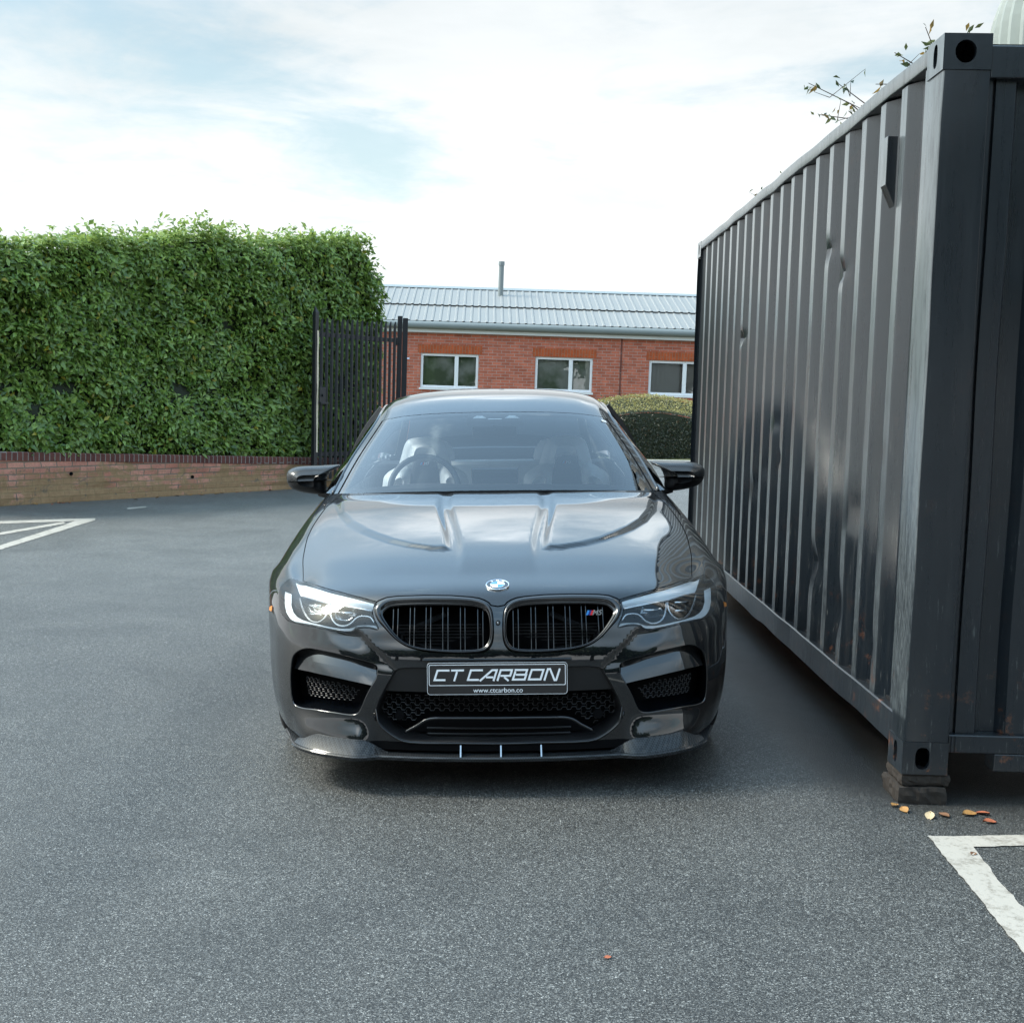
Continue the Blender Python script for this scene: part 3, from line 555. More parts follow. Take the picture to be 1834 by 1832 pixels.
# side walls
DENTS = [(1.62, 2.02, .025, .07, .05), (1.36, 1.90, .03, .07, .05), (3.9, 1.72, .02, .06, .04), (2.72, 1.20, .016, .06, .05), (2.95, .93, .014, .06, .06), (2.55, 1.02, .012, .05, .05), (2.3, 1.25, .012, .05, .05), (.95, .86, .02, .12, .10), (1.6, .55, .025, .15, .10), (1.15, .42, .025, .14, .12), (.62, .36, .02, .10, .08), (3.3, .80, .012, .1, .08), (.6, 1.12, .015, .07, .05)]
def sharp(o, deg=14):
    o.data.set_sharp_from_angle(angle=R(deg)); return o
def sidewall(xo, sgn, dent):
    pit = (CLn-.166*2)/20.0; seg = [(0, 0), (.072, 0), (.140, .036), (.212, .036)]; Y = []
    for k in range(20):
        for a, d in seg:
            Y.append((.166+k*pit+a, d))
            if a in (0, .072, .140, .212):
                nx = {0: (.036, 0), .072: (.106, .018), .140: (.176, .036), .212: (.246, .018)}[a]; Y.append((.166+k*pit+nx[0], nx[1]))
    Y.append((CLn-.166, 0)); Z = np.concatenate([[.186], np.linspace(.20, CH-.066, 90)])
    Ya = np.array([q[0] for q in Y]); Da = np.array([q[1] for q in Y]); G = np.zeros((len(Z), len(Y), 3))
    for i, z in enumerate(Z):
        d = Da+.008+.0006*vnoise(Ya*2.2, z*2, 0, 51)+.0004*vnoise(Ya*7, z*3, 0, 52)
        sh = .0025*vnoise(Ya*.0+np.floor((Ya-.166)/pit+.5), z*1.4, 0, 53)
        if dent:
            for yc, zc, dp, ry, rz in DENTS:
                d = d+dp*np.exp(-((Ya-yc)/ry)**2*1.6-((z-zc)/rz)**2*1.6)*(1+.5*vnoise(Ya*14, z*14, 0, 54))
        G[i, :, 0] = xo+sgn*d; G[i, :, 1] = Ya+sh; G[i, :, 2] = z
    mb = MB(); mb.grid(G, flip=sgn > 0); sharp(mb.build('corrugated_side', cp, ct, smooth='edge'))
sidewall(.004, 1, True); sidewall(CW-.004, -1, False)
# rails
def rail(P, name): 
    mb = MB(); 
    for a, b in P: mb.b2(a, b)
    mb.build(name, cp, ct, bevel=.004)
mb = MB(); yy = np.linspace(.166, CLn-.166, 60)
wv = lambda y, k: .004*float(vnoise(y*3, k, 0, 61))
mb.grid([[(x+wv(y, 1), y, z+wv(y, 2)) for y in yy] for x, z in ((.06, CH-.065), (.002, CH-.062), (0, CH-.058), (0, CH-.006), (.004, CH-.002), (.06, CH-.002))]); mb.build('top_side_rail', cp, ct, smooth='edge')
mb = MB(); mb.grid([[(x+wv(y, 1), y, z+wv(y, 2)*(2.2 if z < .1 else .6)) for y in yy] for x, z in ((.06, .187), (.006, .187), (.001, .182), (.001, .070), (.030, .066), (.031, .074))]); mb.build('bottom_side_rail', cp, ct, smooth='edge')
rail([((CW-.06, .166, CH-.065), (CW, CLn-.166, CH-.002))], 'top_side_rail'); rail([((CW-.06, .166, .066), (CW, CLn-.166, .187))], 'bottom_side_rail')
rail([((.159, .003, CH-.143), (CW-.159, .10, CH-.037))], 'front_header'); rail([((.151, CLn-.1, CH-.143), (CW-.151, CLn-.003, CH-.037))], 'rear_header')
rail([((.159, .006, .080), (CW-.159, .10, .146)), ((.325, .010, .014), (CW-.325, .10, .079))], 'front_sill')
mb = MB()
for x_ in (.168, .182): mb.b2((x_, .001, .085), (x_+.006, .0055, .14))
mb.build('sill_rib', cp, ct)
rail([((.151, CLn-.1, .014), (CW-.151, CLn-.006, .146))], 'rear_sill')
# front wall: deep vertical folds
mb = MB(); prof = []; x = .160; 
prof += [(x, .030), (.176, .030), (.178, .050), (.186, .050), (.188, .030), (.255, .030)]
x = .255
while x < CW-.36: prof += [(x, .030), (x+.020, .075), (x+.085, .075), (x+.110, .030), (x+.235, .030)]; x += .235
prof += [(CW-.2, .03), (CW-.16, .03)]
zz = np.linspace(.147, CH-.144, 60); G = []
for z in zz:
    G.append([(a+.003*float(vnoise(a*3, z*2, 0, 71)), b+.004*float(vnoise(a*5, z*1.6, 0, 72))+.03*math.exp(-((a-.40)/.05)**2-((z-1.86)/.10)**2), z) for a, b in prof])
mb.grid(G); sharp(mb.build('front_wall', cp, ct, smooth='edge'), 20)
mb = MB(); mb.b2((.06, .1, CH-.03), (CW-.06, CLn-.1, CH-.008)); mb.build('roof_panel', cp, ct)
mb = MB(); mb.b2((.04, .101, .147), (CW-.04, CLn-.06, .20)); mb.build('floor', 'matt_black', ct)
mb = MB(); mb.add([(.10, CLn-.05, .15), (CW-.1, CLn-.05, .15), (CW-.1, CLn-.05, CH-.15), (.1, CLn-.05, CH-.15)], [(0, 1, 2, 3)]); mb.build('rear_wall', cp, ct)
for k in range(14):
    mb = MB(); yk = .5+k*.4; mb.b2((.035, yk, .06), (CW-.035, yk+.045, .146)); mb.build('cross_member', cp, ct)
# ventilator on the side wall near the top corner
mb = MB(); y_, z_ = .52, 2.12
mb.add([(.004, y_, z_+.20), (-.034, y_, z_+.20), (-.034, y_, z_+.02), (.004, y_, z_-.06), (.004, y_+.07, z_+.20), (-.034, y_+.07, z_+.20), (-.034, y_+.07, z_+.02), (.004, y_+.07, z_-.06)], [(0, 1, 2, 3), (4, 7, 6, 5), (1, 5, 6, 2), (2, 6, 7, 3), (0, 4, 5, 1)])
mb.build('side_ventilator', cp, ct, bevel=.003)
# packing block under the near corner
bk = MB()
def rough_slab(mb, x0, x1, y0, y1, z0, z1, sd):
    L_ = []
    for q, z in enumerate(np.linspace(z0, z1, 5)):
        ring = []
        for k in range(48):
            a = 2*PI*k/48; c_, s_ = math.cos(a), math.sin(a); m_ = max(abs(c_), abs(s_)); x = (x0+x1)/2+(x1-x0)/2*c_/m_; y = (y0+y1)/2+(y1-y0)/2*s_/m_; d = .006*float(vnoise(x*60, y*60, z*90, sd))-(.004 if q in (0, 4) else 0)
            ring.append((x+c_*d, y+s_*d, z+.003*float(vnoise(x*40, y*40, 2, sd))))
        L_.append(ring)
    mb.loops(L_, cap=True, flip=True)
rough_slab(bk, -.012, .162, -.012, .19, 0, .046, 91); rough_slab(bk, .0, .172, -.004, .18, .050, .079, 92)
bo = bk.build('packing_block', 'rotten_wood'); bo.location = (1.548, 4.575, .0); bo.rotation_euler = (0, 0, R(-1.2)); bo.scale = (1, 1, 1.35)
tag(bo, 'dark rotten timber block under the near corner of the container', 'block')
bo2 = bo.copy(); COL.objects.link(bo2); bo2.location = (1.738, 10.42, 0)
tag(bo2, 'dark timber block under the far corner of the container beside the car', 'block')
for k, (x, y) in enumerate([(3.83, 4.64), (4.0, 10.35)]):
    b3 = bo.copy(); COL.objects.link(b3); b3.location = (x, y, 0); b3['label'] = ['dark timber block under the right front corner of the container', 'dark timber block under the hidden rear corner of the container'][k]
# ------------------------------------------------------------------ ribbed dome behind the container
simple('dome_sheet', (.24, .27, .25), .6, var=.2, scale=2)
dm_ = thing('ribbed_dome_tank', 'pale green grey ribbed dome top of a tank rising behind the container', 'tank', (6.55, 12.0, .30))
mb = MB(); n = 240; G = []
Rr = 1.95
for r_, z_ in [(1, 0), (1, 4.4)]+[(math.cos(a), 4.4+math.sin(a)*1.4) for a in np.linspace(.08, 1.5, 18)]:
    G.append([((Rr*r_+.030*(1 if (k//2) % 2 else -1)*min(1, r_*1.5))*math.cos(2*PI*k/n), (Rr*r_+.03*(1 if (k//2) % 2 else -1)*min(1, r_*1.5))*math.sin(2*PI*k/n), z_) for k in range(n)])
mb.grid(G, closed=True, flip=True); mb.build('ribbed_shell', 'dome_sheet', dm_)
# ------------------------------------------------------------------ weeds rooted on the container roof
sprig = [((1.90, 5.55, 2.66), [(-.26, -.12, .16), (-.12, -.05, .28), (-.30, -.02, .06), (-.02, -.3, .22)], 'leafy twig sticking up just behind the near top corner of the container'),
         ((1.93, 6.35, 2.66), [(-.42, -.05, .24), (-.28, 0, .26), (-.34, .05, .12), (-.2, 0, .16)], 'thin twig with two green leaves leaning out over the container edge'),
         ((2.02, 8.3, 2.66), [(-.16, 0, .17), (-.05, 0, .22)], 'tiny sprig on the container roof about midway along'),
         ((2.06, 9.0, 2.66), [(-.20, 0, .14), (-.10, 0, .07)], 'tiny sprig on the container roof towards its far end')]
simple('twig_bark', (.09, .06, .04), .85, var=.3)
for loc, tips, lab in sprig:
    w = thing('roof_weed', lab, 'weed', loc, group=None); mb = MB(); P = []
    for tp in tips:
        a = Vector((0, 0, 0)); b = Vector(tp); pts = [a, a.lerp(b, .5)+Vector((.0, 0, .035)), b]; mb.tube(pts, [.004, .0028, .0015], 5)
        for j in range(15): q = rng.uniform(.35, 1.05); p = a.lerp(b, q)+Vector(rng.normal(0, .012, 3)); P.append(tuple(p))
        for j in range(2): q = a.lerp(b, .75); e_ = q+Vector(rng.normal(0, .05, 3)); mb.tube([q, e_], [.002, .001], 4); P.append(tuple(e_))
    mb.build('stem', 'twig_bark', w); leaves('leaves', P, rng.normal(size=(len(P), 3)), .038, leafcols(len(P), (.05, .08, .03), (.14, .15, .05), .25, (.28, .18, .05)), w)
# ------------------------------------------------------------------ fallen leaves
lc = [((.46, .36, .22), 'pale curled'), ((.34, .10, .045), 'red brown'), ((.33, .17, .05), 'orange'), ((.16, .08, .04), 'dark brown')]
lm = []
for k, (c, _) in enumerate(lc): simple('dead_leaf_%d' % k, c, .7, var=.25, scale=60); lm.append('dead_leaf_%d' % k)
def dead_leaf(x, y, size, k, rz, lab, grp=None):
    a = np.linspace(0, 1, 7); mb = MB(); w = np.sin(a*PI)**.8*.3*size; h = .12*size*np.sin(a*PI)
    mb.grid([[(float(q-.5)*size, s_*float(ww), float(hh)*.5+abs(s_)*.12*size) for q, ww, hh in zip(a, w, h)] for s_ in (-1, 0, 1)])
    o = mb.build('fallen_leaf', lm[k], smooth=True, loc=(x, y, float(gz(x, y))+.002)); o.rotation_euler = (rng.normal(0, .2), rng.normal(0, .2), rz); tag(o, lab, 'leaf', grp); return o
G1 = 'fallen leaves around the container foot'
dead_leaf(1.60, 4.415, .055, 0, 1.2, 'pale curled fallen leaf in front of the container foot', G1)
dead_leaf(1.75, 4.45, .06, 2, .3, 'orange fallen leaf right of the container foot', G1); dead_leaf(1.80, 4.46, .05, 1, -.4, 'red brown fallen leaf right of the container foot', G1)
dead_leaf(1.79, 4.37, .05, 1, .1, 'small red leaf nearest the camera by the container foot', G1); dead_leaf(1.655, 4.43, .05, 3, 2, 'dark brown leaf against the timber block front', G1)
dead_leaf(1.53, 4.47, .05, 2, 1.7, 'orange leaf at the left corner of the timber block', G1); dead_leaf(1.51, 4.52, .045, 2, .9, 'orange brown leaf left of the timber block', G1)
dead_leaf(.36, 3.20, .022, 1, .2, 'tiny red brown leaf alone on the asphalt in front of the car', None)
dead_leaf(1.61, 4.04, .035, 3, 1, 'small dark leaf lying on the white bay line', None)
for k in range(26):
    s_ = rng.uniform(.3, 5.6); p = WA+wd*s_+Vector((wd.y, -wd.x, 0))*rng.exponential(.05)+Vector((wd.y, -wd.x, 0))*.03
    dead_leaf(p.x, p.y, rng.uniform(.04, .08), int(rng.integers(1, 4)), rng.uniform(0, 6), 'small brown leaf lying along the foot of the low brick wall', 'leaves along the wall foot')
# ------------------------------------------------------------------ the car: body surface
ROWS=[
# lists of (x),(y),(z)
([0,.17,.34,.50,.63,.74,.80,.835,.86,.875],[-.86,-.855,-.835,-.80,-.74,-.65,-.56,-.48,-.41,-.35],[.16,.16,.16,.16,.162,.166,.174,.184,.194,.202]),
([0,.175,.35,.515,.65,.755,.82,.855,.878,.888],[-.875,-.868,-.848,-.81,-.75,-.66,-.57,-.49,-.42,-.36],[.28]*10),
([0,.18,.355,.52,.66,.765,.83,.865,.888,.898],[-.885,-.878,-.857,-.818,-.757,-.665,-.572,-.49,-.42,-.355],[.40]*10),
([0,.18,.357,.522,.662,.768,.832,.868,.892,.904],[-.882,-.875,-.853,-.812,-.75,-.655,-.56,-.475,-.40,-.33],[.50]*10),
([0,.18,.357,.522,.662,.768,.834,.872,.899,.912],[-.868,-.86,-.838,-.797,-.732,-.635,-.54,-.45,-.37,-.29],[.56]*10),
([0,.18,.355,.52,.66,.765,.835,.878,.907,.922],[-.845,-.838,-.815,-.772,-.705,-.605,-.50,-.405,-.32,-.235],[.63,.63,.63,.625,.62,.615,.61,.61,.61,.61]),
([0,.18,.355,.52,.658,.76,.835,.885,.918,.935],[-.805,-.798,-.773,-.728,-.655,-.55,-.43,-.32,-.22,-.15],[.69,.69,.688,.683,.675,.667,.662,.66,.66,.66]),
([0,.18,.355,.52,.655,.758,.832,.89,.928,.944],[-.75,-.742,-.717,-.67,-.595,-.475,-.33,-.21,-.11,-.05],[.728,.727,.724,.718,.708,.697,.700,.700,.695,.690]),
([0,.18,.355,.52,.655,.768,.84,.897,.935,.95],[-.62,-.612,-.587,-.545,-.475,-.355,-.21,-.10,-.02,.04],[.765,.764,.760,.755,.743,.722,.745,.735,.715,.698]),
([0,.18,.355,.52,.66,.785,.85,.905,.938,.95],[-.42,-.412,-.39,-.35,-.29,-.20,-.08,.03,.09,.14],[.815,.815,.812,.806,.795,.772,.778,.752,.715,.68]),
([0,.18,.36,.53,.68,.797,.855,.905,.937,.948],[-.1,-.095,-.075,-.04,.01,.07,.13,.19,.23,.25],[.872,.872,.869,.862,.852,.842,.82,.78,.71,.62]),
([0,.18,.36,.54,.69,.80,.852,.895,.928,.94],[.3,.305,.32,.345,.38,.42,.44,.45,.43,.38],[.93,.93,.927,.921,.913,.902,.875,.82,.70,.42]),
([0,.18,.36,.54,.69,.80,.84,.875,.91,.925],[.72,.725,.745,.78,.835,.90,.93,.93,.85,.60],[.975,.975,.972,.968,.963,.957,.935,.88,.70,.30]),
]
P=np.array([np.stack([np.array(a,float) for a in r],-1) for r in ROWS]) # N,10,3
def _cr(Q,t):
    # Q: [K,...], t array -> Catmull-Rom along axis0
    K=Q.shape[0]; t=np.clip(t,0,K-1-1e-9); i=np.floor(t).astype(int); f=t-i
    g=lambda k: Q[np.clip(k,0,K-1)]
    p0=np.where((i==0).reshape(-1,*[1]*(Q.ndim-1)),2*g(i)-g(i+1),g(i-1)); p1=g(i);p2=g(i+1)
    p3=np.where((i==K-2).reshape(-1,*[1]*(Q.ndim-1)),2*g(i+1)-g(i),g(i+2))
    return p0,p1,p2,p3,f
def cr(Q,t):
    p0,p1,p2,p3,f=_cr(Q,t); f=f.reshape(-1,*[1]*(Q.ndim-1))
    return .5*(2*p1+(p2-p0)*f+(2*p0-5*p1+4*p2-p3)*f*f+(3*p1-p0-3*p2+p3)*f**3)
def sstep(a,b,x):
    t=np.clip((x-a)/(b-a),0,1); return t*t*(3-2*t)
def surf(u,v,feat=True):
    """u col [-9,9] signed, v row"""
    u=np.asarray(u,float).ravel(); v=np.asarray(v,float).ravel()
    s=np.sign(u); a=np.abs(u)
    # mirror-aware in u: extend net symmetric
    Q=np.concatenate([P[:,3:0:-1]*np.array([-1,1,1]),P],1) # 3 extra cols
    R=cr(Q,v) # M,13,3
    R=np.swapaxes(R,0,1)
    K=R.shape[0]; t=np.clip(a+3,0,K-1-1e-9); i=np.floor(t).astype(int); f=(t-i)[:,None]
    idx=np.arange(len(u)); g=lambda k:R[np.clip(k,0,K-1),idx]
    p1=g(i);p2=g(i+1);p0=g(i-1);p3=np.where((i==K-2)[:,None],2*p2-p1,g(i+2))
    out=.5*(2*p1+(p2-p0)*f+(2*p0-5*p1+4*p2-p3)*f*f+(3*p1-p0-3*p2+p3)*f**3)
    if feat:
        x=np.abs(out[:,0]); y=out[:,1]
        out[:,2]+=feature(x,y,v); out[:,1]+=featy(u,v)
    out[:,0]*=np.where(u<0,-1,1)
    return out
def feature(x,y,v):
    fade=sstep(7.2,8.4,v)*(1-sstep(11.4,12,v)*.6)
    w=.165+.065*sstep(-.45,.5,y)
    xo=np.interp(y,[-.36,-.33,-.28,-.2,-.1,0,.15,.35,.6,1],[.17,.29,.37,.45,.52,.58,.65,.71,.75,.80])
    side=sstep(.0,.042,x-w-.004)*sstep(.0,.045,xo-x)*sstep(-.43,-.31,y)
    mid=sstep(0,.038,w-.004-x)*sstep(-.66,-.28,y)
    return fade*(.0135*side+.0115*mid)
def featy(u,v):
    a=np.abs(u)
    d=-.038*(1-sstep(.15,1.05,v))*sstep(2.5,3.1,a)*(1-sstep(4.6,5.6,a))
    ln=np.interp(v,[2.5,3.5,4.5,5],[2.12,2.60,2.98,3.1])
    d=d+.010*sstep(-.16,.0,a-ln)*(1-sstep(.0,.9,a-ln))*sstep(2.3,2.8,v)*(1-sstep(4.1,4.6,v))
    return d

DATA = json.loads('''{"kid_out":[[-2.549,5.59],[-2.466,5.951],[-2.308,6.213],[-2.049,6.371],[-1.483,6.44],[-0.933,6.411],[-0.529,6.294],[-0.289,6.071],[-0.17,5.818],[-0.105,5.462],[-0.081,4.781],[-0.089,4.141],[-0.151,3.648],[-0.284,3.354],[-0.64,3.255],[-1.065,3.279],[-1.466,3.377],[-1.792,3.614],[-2.047,4.033],[-2.283,4.548],[-2.467,5.015]],"kid_in":[[-2.359,5.263],[-2.298,5.553],[-2.142,5.769],[-1.616,5.865],[-0.931,5.87],[-0.502,5.806],[-0.29,5.638],[-0.19,5.324],[-0.156,4.654],[-0.168,4.175],[-0.238,3.792],[-0.376,3.539],[-0.799,3.478],[-1.198,3.512],[-1.574,3.626],[-1.835,3.861],[-2.035,4.236],[-2.214,4.712]],"lamp":[[-5.689,7.478],[-4.863,7.786],[-4.078,7.276],[-3.394,6.848],[-2.849,6.357],[-2.502,6.041],[-2.556,5.685],[-2.563,5.335],[-2.516,5.015],[-2.426,4.527],[-2.658,4.578],[-2.906,4.547],[-3.094,4.308],[-3.34,4.304],[-3.669,4.378],[-4.088,4.48],[-4.597,4.535],[-5.24,4.597],[-5.679,4.856],[-6.055,5.203],[-6.319,5.713],[-6.46,6.258],[-6.38,6.778],[-6.074,7.18]],"vent":[[-4.994,2.645],[-4.807,2.885],[-4.49,3.124],[-4.167,3.222],[-3.502,3.116],[-2.947,2.927],[-2.564,2.758],[-2.453,2.618],[-2.455,2.444],[-2.492,2.196],[-2.633,1.872],[-2.762,1.543],[-2.842,1.313],[-2.964,1.078],[-3.174,1.014],[-3.616,1.035],[-4.23,1.04],[-4.695,1.003],[-5.082,1.026],[-5.227,1.214],[-5.205,1.677],[-5.126,2.178]],"intake":[[-1.986,2.61],[-2.192,2.242],[-2.36,1.808],[-2.501,1.402],[-2.573,1.002],[-2.454,0.717],[-2.201,0.416],[-1.872,0.251],[-0.939,0.253],[-0.039,0.236],[0.86,0.239],[1.897,0.261],[2.325,0.558],[2.595,0.938],[2.559,1.316],[2.422,1.699],[2.257,2.177],[2.101,2.615],[1.105,2.688],[-0.023,2.692],[-1.154,2.658]],"hoodL":[[-0.007,5.797],[-0.129,5.865],[-0.173,6.041],[-0.261,6.223],[-0.372,6.382],[-0.528,6.48],[-0.933,6.61],[-1.484,6.643],[-2.052,6.573],[-2.292,6.448],[-2.471,6.164],[-2.495,6.079],[-2.85,6.417],[-3.398,6.905],[-4.085,7.33],[-4.851,7.843],[-4.906,7.795],[-4.932,8.654],[-4.991,9.147],[-4.995,9.447],[-5.019,9.949],[-4.97,10.437],[-4.877,10.909],[-4.769,11.355],[-4.618,11.64]],"splitline":[[-3.176,0.991],[-2.955,0.752],[-2.723,0.495]],"drl_top":[[-5.414,7.504],[-4.851,7.638],[-4.063,7.156],[-3.386,6.716],[-2.846,6.231],[-2.576,5.985]],"drl_bot":[[-4.994,6.43],[-4.507,6.379],[-3.778,5.985],[-3.347,5.849],[-2.832,5.644],[-2.606,5.534]],"edge_out":[[-6.056,6.478],[-5.961,6.054],[-5.841,5.568],[-5.649,5.161],[-5.306,4.801],[-4.946,4.641],[-4.542,4.568],[-4.089,4.507],[-3.67,4.422],[-3.341,4.36],[-3.119,4.37],[-2.924,4.595],[-2.659,4.635],[-2.471,4.591]],"edge_in":[[-5.563,6.38],[-5.487,5.983],[-5.416,5.565],[-5.218,5.197],[-4.977,4.951],[-4.704,4.798],[-4.339,4.712],[-3.961,4.624],[-3.674,4.552],[-3.343,4.471],[-3.137,4.492],[-2.942,4.69],[-2.691,4.725],[-2.525,4.706]],"u1":[[-5.064,6.315],[-4.862,5.658],[-4.585,5.107],[-4.346,4.83],[-4.103,4.814],[-3.915,5.052],[-3.817,5.398],[-3.811,5.915]],"u2":[[-3.763,5.918],[-3.726,5.404],[-3.63,4.966],[-3.492,4.719],[-3.312,4.663],[-3.145,4.819],[-3.002,5.151],[-2.858,5.261],[-2.669,5.192],[-2.573,4.875]],"p1":[[-4.741,5.828],[-4.032,5.854],[-3.863,5.825],[-3.911,5.39],[-4.035,5.246],[-4.482,5.203],[-4.626,5.453]],"p2":[[-3.666,5.616],[-3.092,5.471],[-3.041,5.436],[-3.151,5.072],[-3.302,4.917],[-3.537,4.993],[-3.631,5.227]],"b1":[[-4.753,5.795],[-4.379,5.793],[-4.063,5.808]],"b2":[[-4.488,5.26],[-4.252,5.284],[-4.038,5.295]],"b3":[[-3.59,5.42],[-3.351,5.418],[-3.134,5.426]],"fin_top":[[-4.838,2.472],[-4.175,2.565],[-3.714,2.517],[-3.319,2.452],[-2.869,2.342],[-2.508,2.208]],"fin_bot":[[-4.964,2.206],[-4.293,2.213],[-3.727,2.158],[-3.331,2.09],[-2.881,1.997],[-2.542,1.914]],"badge":[[-0.001,7.408]],"crease1":[[-2.916,4.409],[-2.786,3.941],[-2.63,3.541],[-2.368,2.865],[-2.14,2.582]],"band_b":[[-2.315,1.788],[-1.458,1.792],[-0.595,1.778],[-0.014,1.766]],"bar":[[-1.936,0.543],[-1.687,0.735],[-1.409,0.959],[-0.911,0.991],[-0.019,0.997]],"bar2":[[-1.936,0.543],[-1.826,0.458],[-1.378,0.429],[-0.023,0.44]],"mesh_l":[[-2.469,1.142],[-1.936,0.543]]}''')
car = thing('saloon_car', 'black saloon car parked facing the camera close beside the dark container', 'car', (CARX, CARY, 0))
car.matrix_world = Matrix.Translation((CARX, CARY, 0)) @ Matrix.Rotation(-CARYAW, 4, 'Z') @ Matrix.Rotation(CARTILT, 4, 'Y')
def snormal(u, v, e=.02):
    u = np.asarray(u, float).ravel(); v = np.asarray(v, float).ravel()
    a = surf(np.clip(u+e, -9, 9), v)-surf(np.clip(u-e, -9, 9), v); b = surf(u, np.clip(v+e, 0, 12))-surf(u, np.clip(v-e, 0, 12))
    n = np.cross(a, b); n /= np.linalg.norm(n, axis=1)[:, None]+1e-12; return n      # outward (towards -y / up)
def mir(L): return [(-a, b) for a, b in L][::-1]
def smooth_loop(L, k=4, closed=True):
    L = np.array(L); n = len(L); o = []
    for i in range(n if closed else n-1):
        p0, p1, p2, p3 = (L[(i-1) % n], L[i], L[(i+1) % n], L[(i+2) % n]) if closed else (L[max(i-1, 0)], L[i], L[i+1], L[min(i+2, n-1)])
        for j in range(k):
            t_ = j/k; c = .5*(2*p1+(p2-p0)*t_+(2*p0-5*p1+4*p2-p3)*t_*t_+(3*p1-p0-3*p2+p3)*t_**3); o.append(tuple(c))
    if not closed: o.append(tuple(L[-1]))
    return o
def metric(P):
    P = np.array(P); u, v = P[:, 0], P[:, 1]; e = .03
    su = np.linalg.norm(surf(u+e, v)-surf(u-e, v), axis=1)/(2*e); sv = np.linalg.norm(surf(u, np.clip(v+e, 0, 12))-surf(u, np.clip(v-e, 0, 12)), axis=1)/(np.clip(v+e, 0, 12)-np.clip(v-e, 0, 12)); return su, sv
def area(L):
    L = np.array(L); x, y = L[:, 0], L[:, 1]; return .5*np.sum(x*np.roll(y, -1)-np.roll(x, -1)*y)
def offset(L, d, closed=True):
    """positive = outward for closed loops / left for open lines; d in metres"""
    P = np.array(L); su, sv = metric(P); n = len(P); s_ = 1 if (not closed or area(L) > 0) else -1; o = []
    for i in range(n):
        a = P[(i-1) % n] if closed or i else P[i]; b = P[(i+1) % n] if closed or i < n-1 else P[i]
        t_ = np.array([(b[0]-a[0])*su[i], (b[1]-a[1])*sv[i]]); t_ /= np.linalg.norm(t_)+1e-9; nn = np.array([t_[1], -t_[0]])*s_
        o.append((P[i][0]+nn[0]*d/su[i], P[i][1]+nn[1]*d/sv[i]))
    return o
def inward3(L):
    a = np.array(L); b = np.array(offset(L, -.004)); d = surf(b[:, 0], b[:, 1])-surf(a[:, 0], a[:, 1]); return d/(np.linalg.norm(d, axis=1)[:, None]+1e-9)
def on(L, nd=0, y=0, ins=0, L3=None):
    a = np.array(L); p = surf(a[:, 0], a[:, 1])+snormal(a[:, 0], a[:, 1])*nd
    if ins: p = p+inward3(L)*ins
    p[:, 1] += y; return p
kidL = smooth_loop(DATA['kid_out']); kidR = mir(kidL)
kinL = smooth_loop(DATA['kid_in']); kinR = mir(kinL)
lampL = smooth_loop(DATA['lamp'], 3); lampR = mir(lampL)
ventL = smooth_loop(DATA['vent'], 4); ventR = mir(ventL)
hl = [p for p in DATA['intake'][:9]]; half = hl+[(-.45, .245), (0, .24)]
topc = [(0, 2.68), (-.6, 2.67), (-1.2, 2.66)]
intake = smooth_loop(half+[(-a, b) for a, b in half[:-1]][::-1]+[(1.2, 2.66), (.6, 2.67)]+topc, 3)
hL = [tuple(p) for p in DATA['hoodL']]; hL[0] = (0, 5.80)
hoodside = hL+[(-4.47, 11.88)]
rear = [(-4.0, 11.86), (-3.0, 11.88), (-1.5, 11.90)]
hood = hoodside+rear+[(0, 11.9)]+[(-a, b) for a, b in rear[::-1]]+[(-a, b) for a, b in hoodside[::-1]][:-1]
def dens(L, m=.12):
    o = []; n = len(L)
    for i in range(n):
        a = np.array(L[i]); b = np.array(L[(i+1) % n]); k = max(1, int(np.linalg.norm(b-a)/m))
        o += [tuple(a+(b-a)*j/k) for j in range(k)]
    return o
hood = dens(hood); hood_o = offset(hood, .0055)
seamL = [(-6.44, 6.35), (-7.2, 6.15), (-8.1, 5.6), (-9.0, 5.15)]
def seam(Ls): a = Ls; b = [(p[0], p[1]-.07) for p in Ls]; return dens(a+b[::-1])
seams = [seam(seamL), seam([(-a, b) for a, b in seamL][::-1])]
def shell(polys_cut):
    V = []; E = []
    def addloop(L):
        o = len(V); n = len(L); V.extend([(float(np.clip(a, -9, 9)), float(np.clip(b, 0, 12))) for a, b in L]); E.extend([(o+i, o+(i+1) % n) for i in range(n)])
    dom = dens([(-9, 0), (9, 0), (9, 12), (-9, 12)], .1); addloop(dom)
    for L in polys_cut: addloop(L)
    uu, vv = np.meshgrid(np.arange(-8.95, 8.96, .085), np.arange(.05, 7.4, .075)); V.extend(list(zip(uu.ravel().tolist(), vv.ravel().tolist())))
    uu, vv = np.meshgrid(np.arange(-8.97, 8.98, .052), np.arange(7.45, 12, .040)); V.extend(list(zip(uu.ravel().tolist(), vv.ravel().tolist())))
    r = delaunay_2d_cdt([Vector(p) for p in V], E, [], 0, 1e-5); return np.array([tuple(v) for v in r[0]]), np.array([tuple(f) for f in r[2]])
holes = [kidL, kidR, lampL, lampR, ventL, ventR, intake]
UVv, TRI = shell(holes+[hood, hood_o]+seams)
CEN = UVv[TRI].mean(1); H_in = pip(CEN, hood); H_o = pip(CEN, hood_o); cut = np.zeros(len(TRI), bool)
for L in holes+seams: cut |= pip(CEN, L)
gap = H_o & ~H_in
fl_ = np.interp(np.abs(CEN[:, 0]), [6.44, 7.2, 8.1, 9.0], [6.33, 6.13, 5.58, 5.13]); fend = (~H_o) & (np.abs(CEN[:, 0]) > 3.5) & ((CEN[:, 1] > fl_) | (CEN[:, 1] > 7.2)) & ~((np.abs(CEN[:, 0]) < 6.44) & (CEN[:, 1] < 6.5))
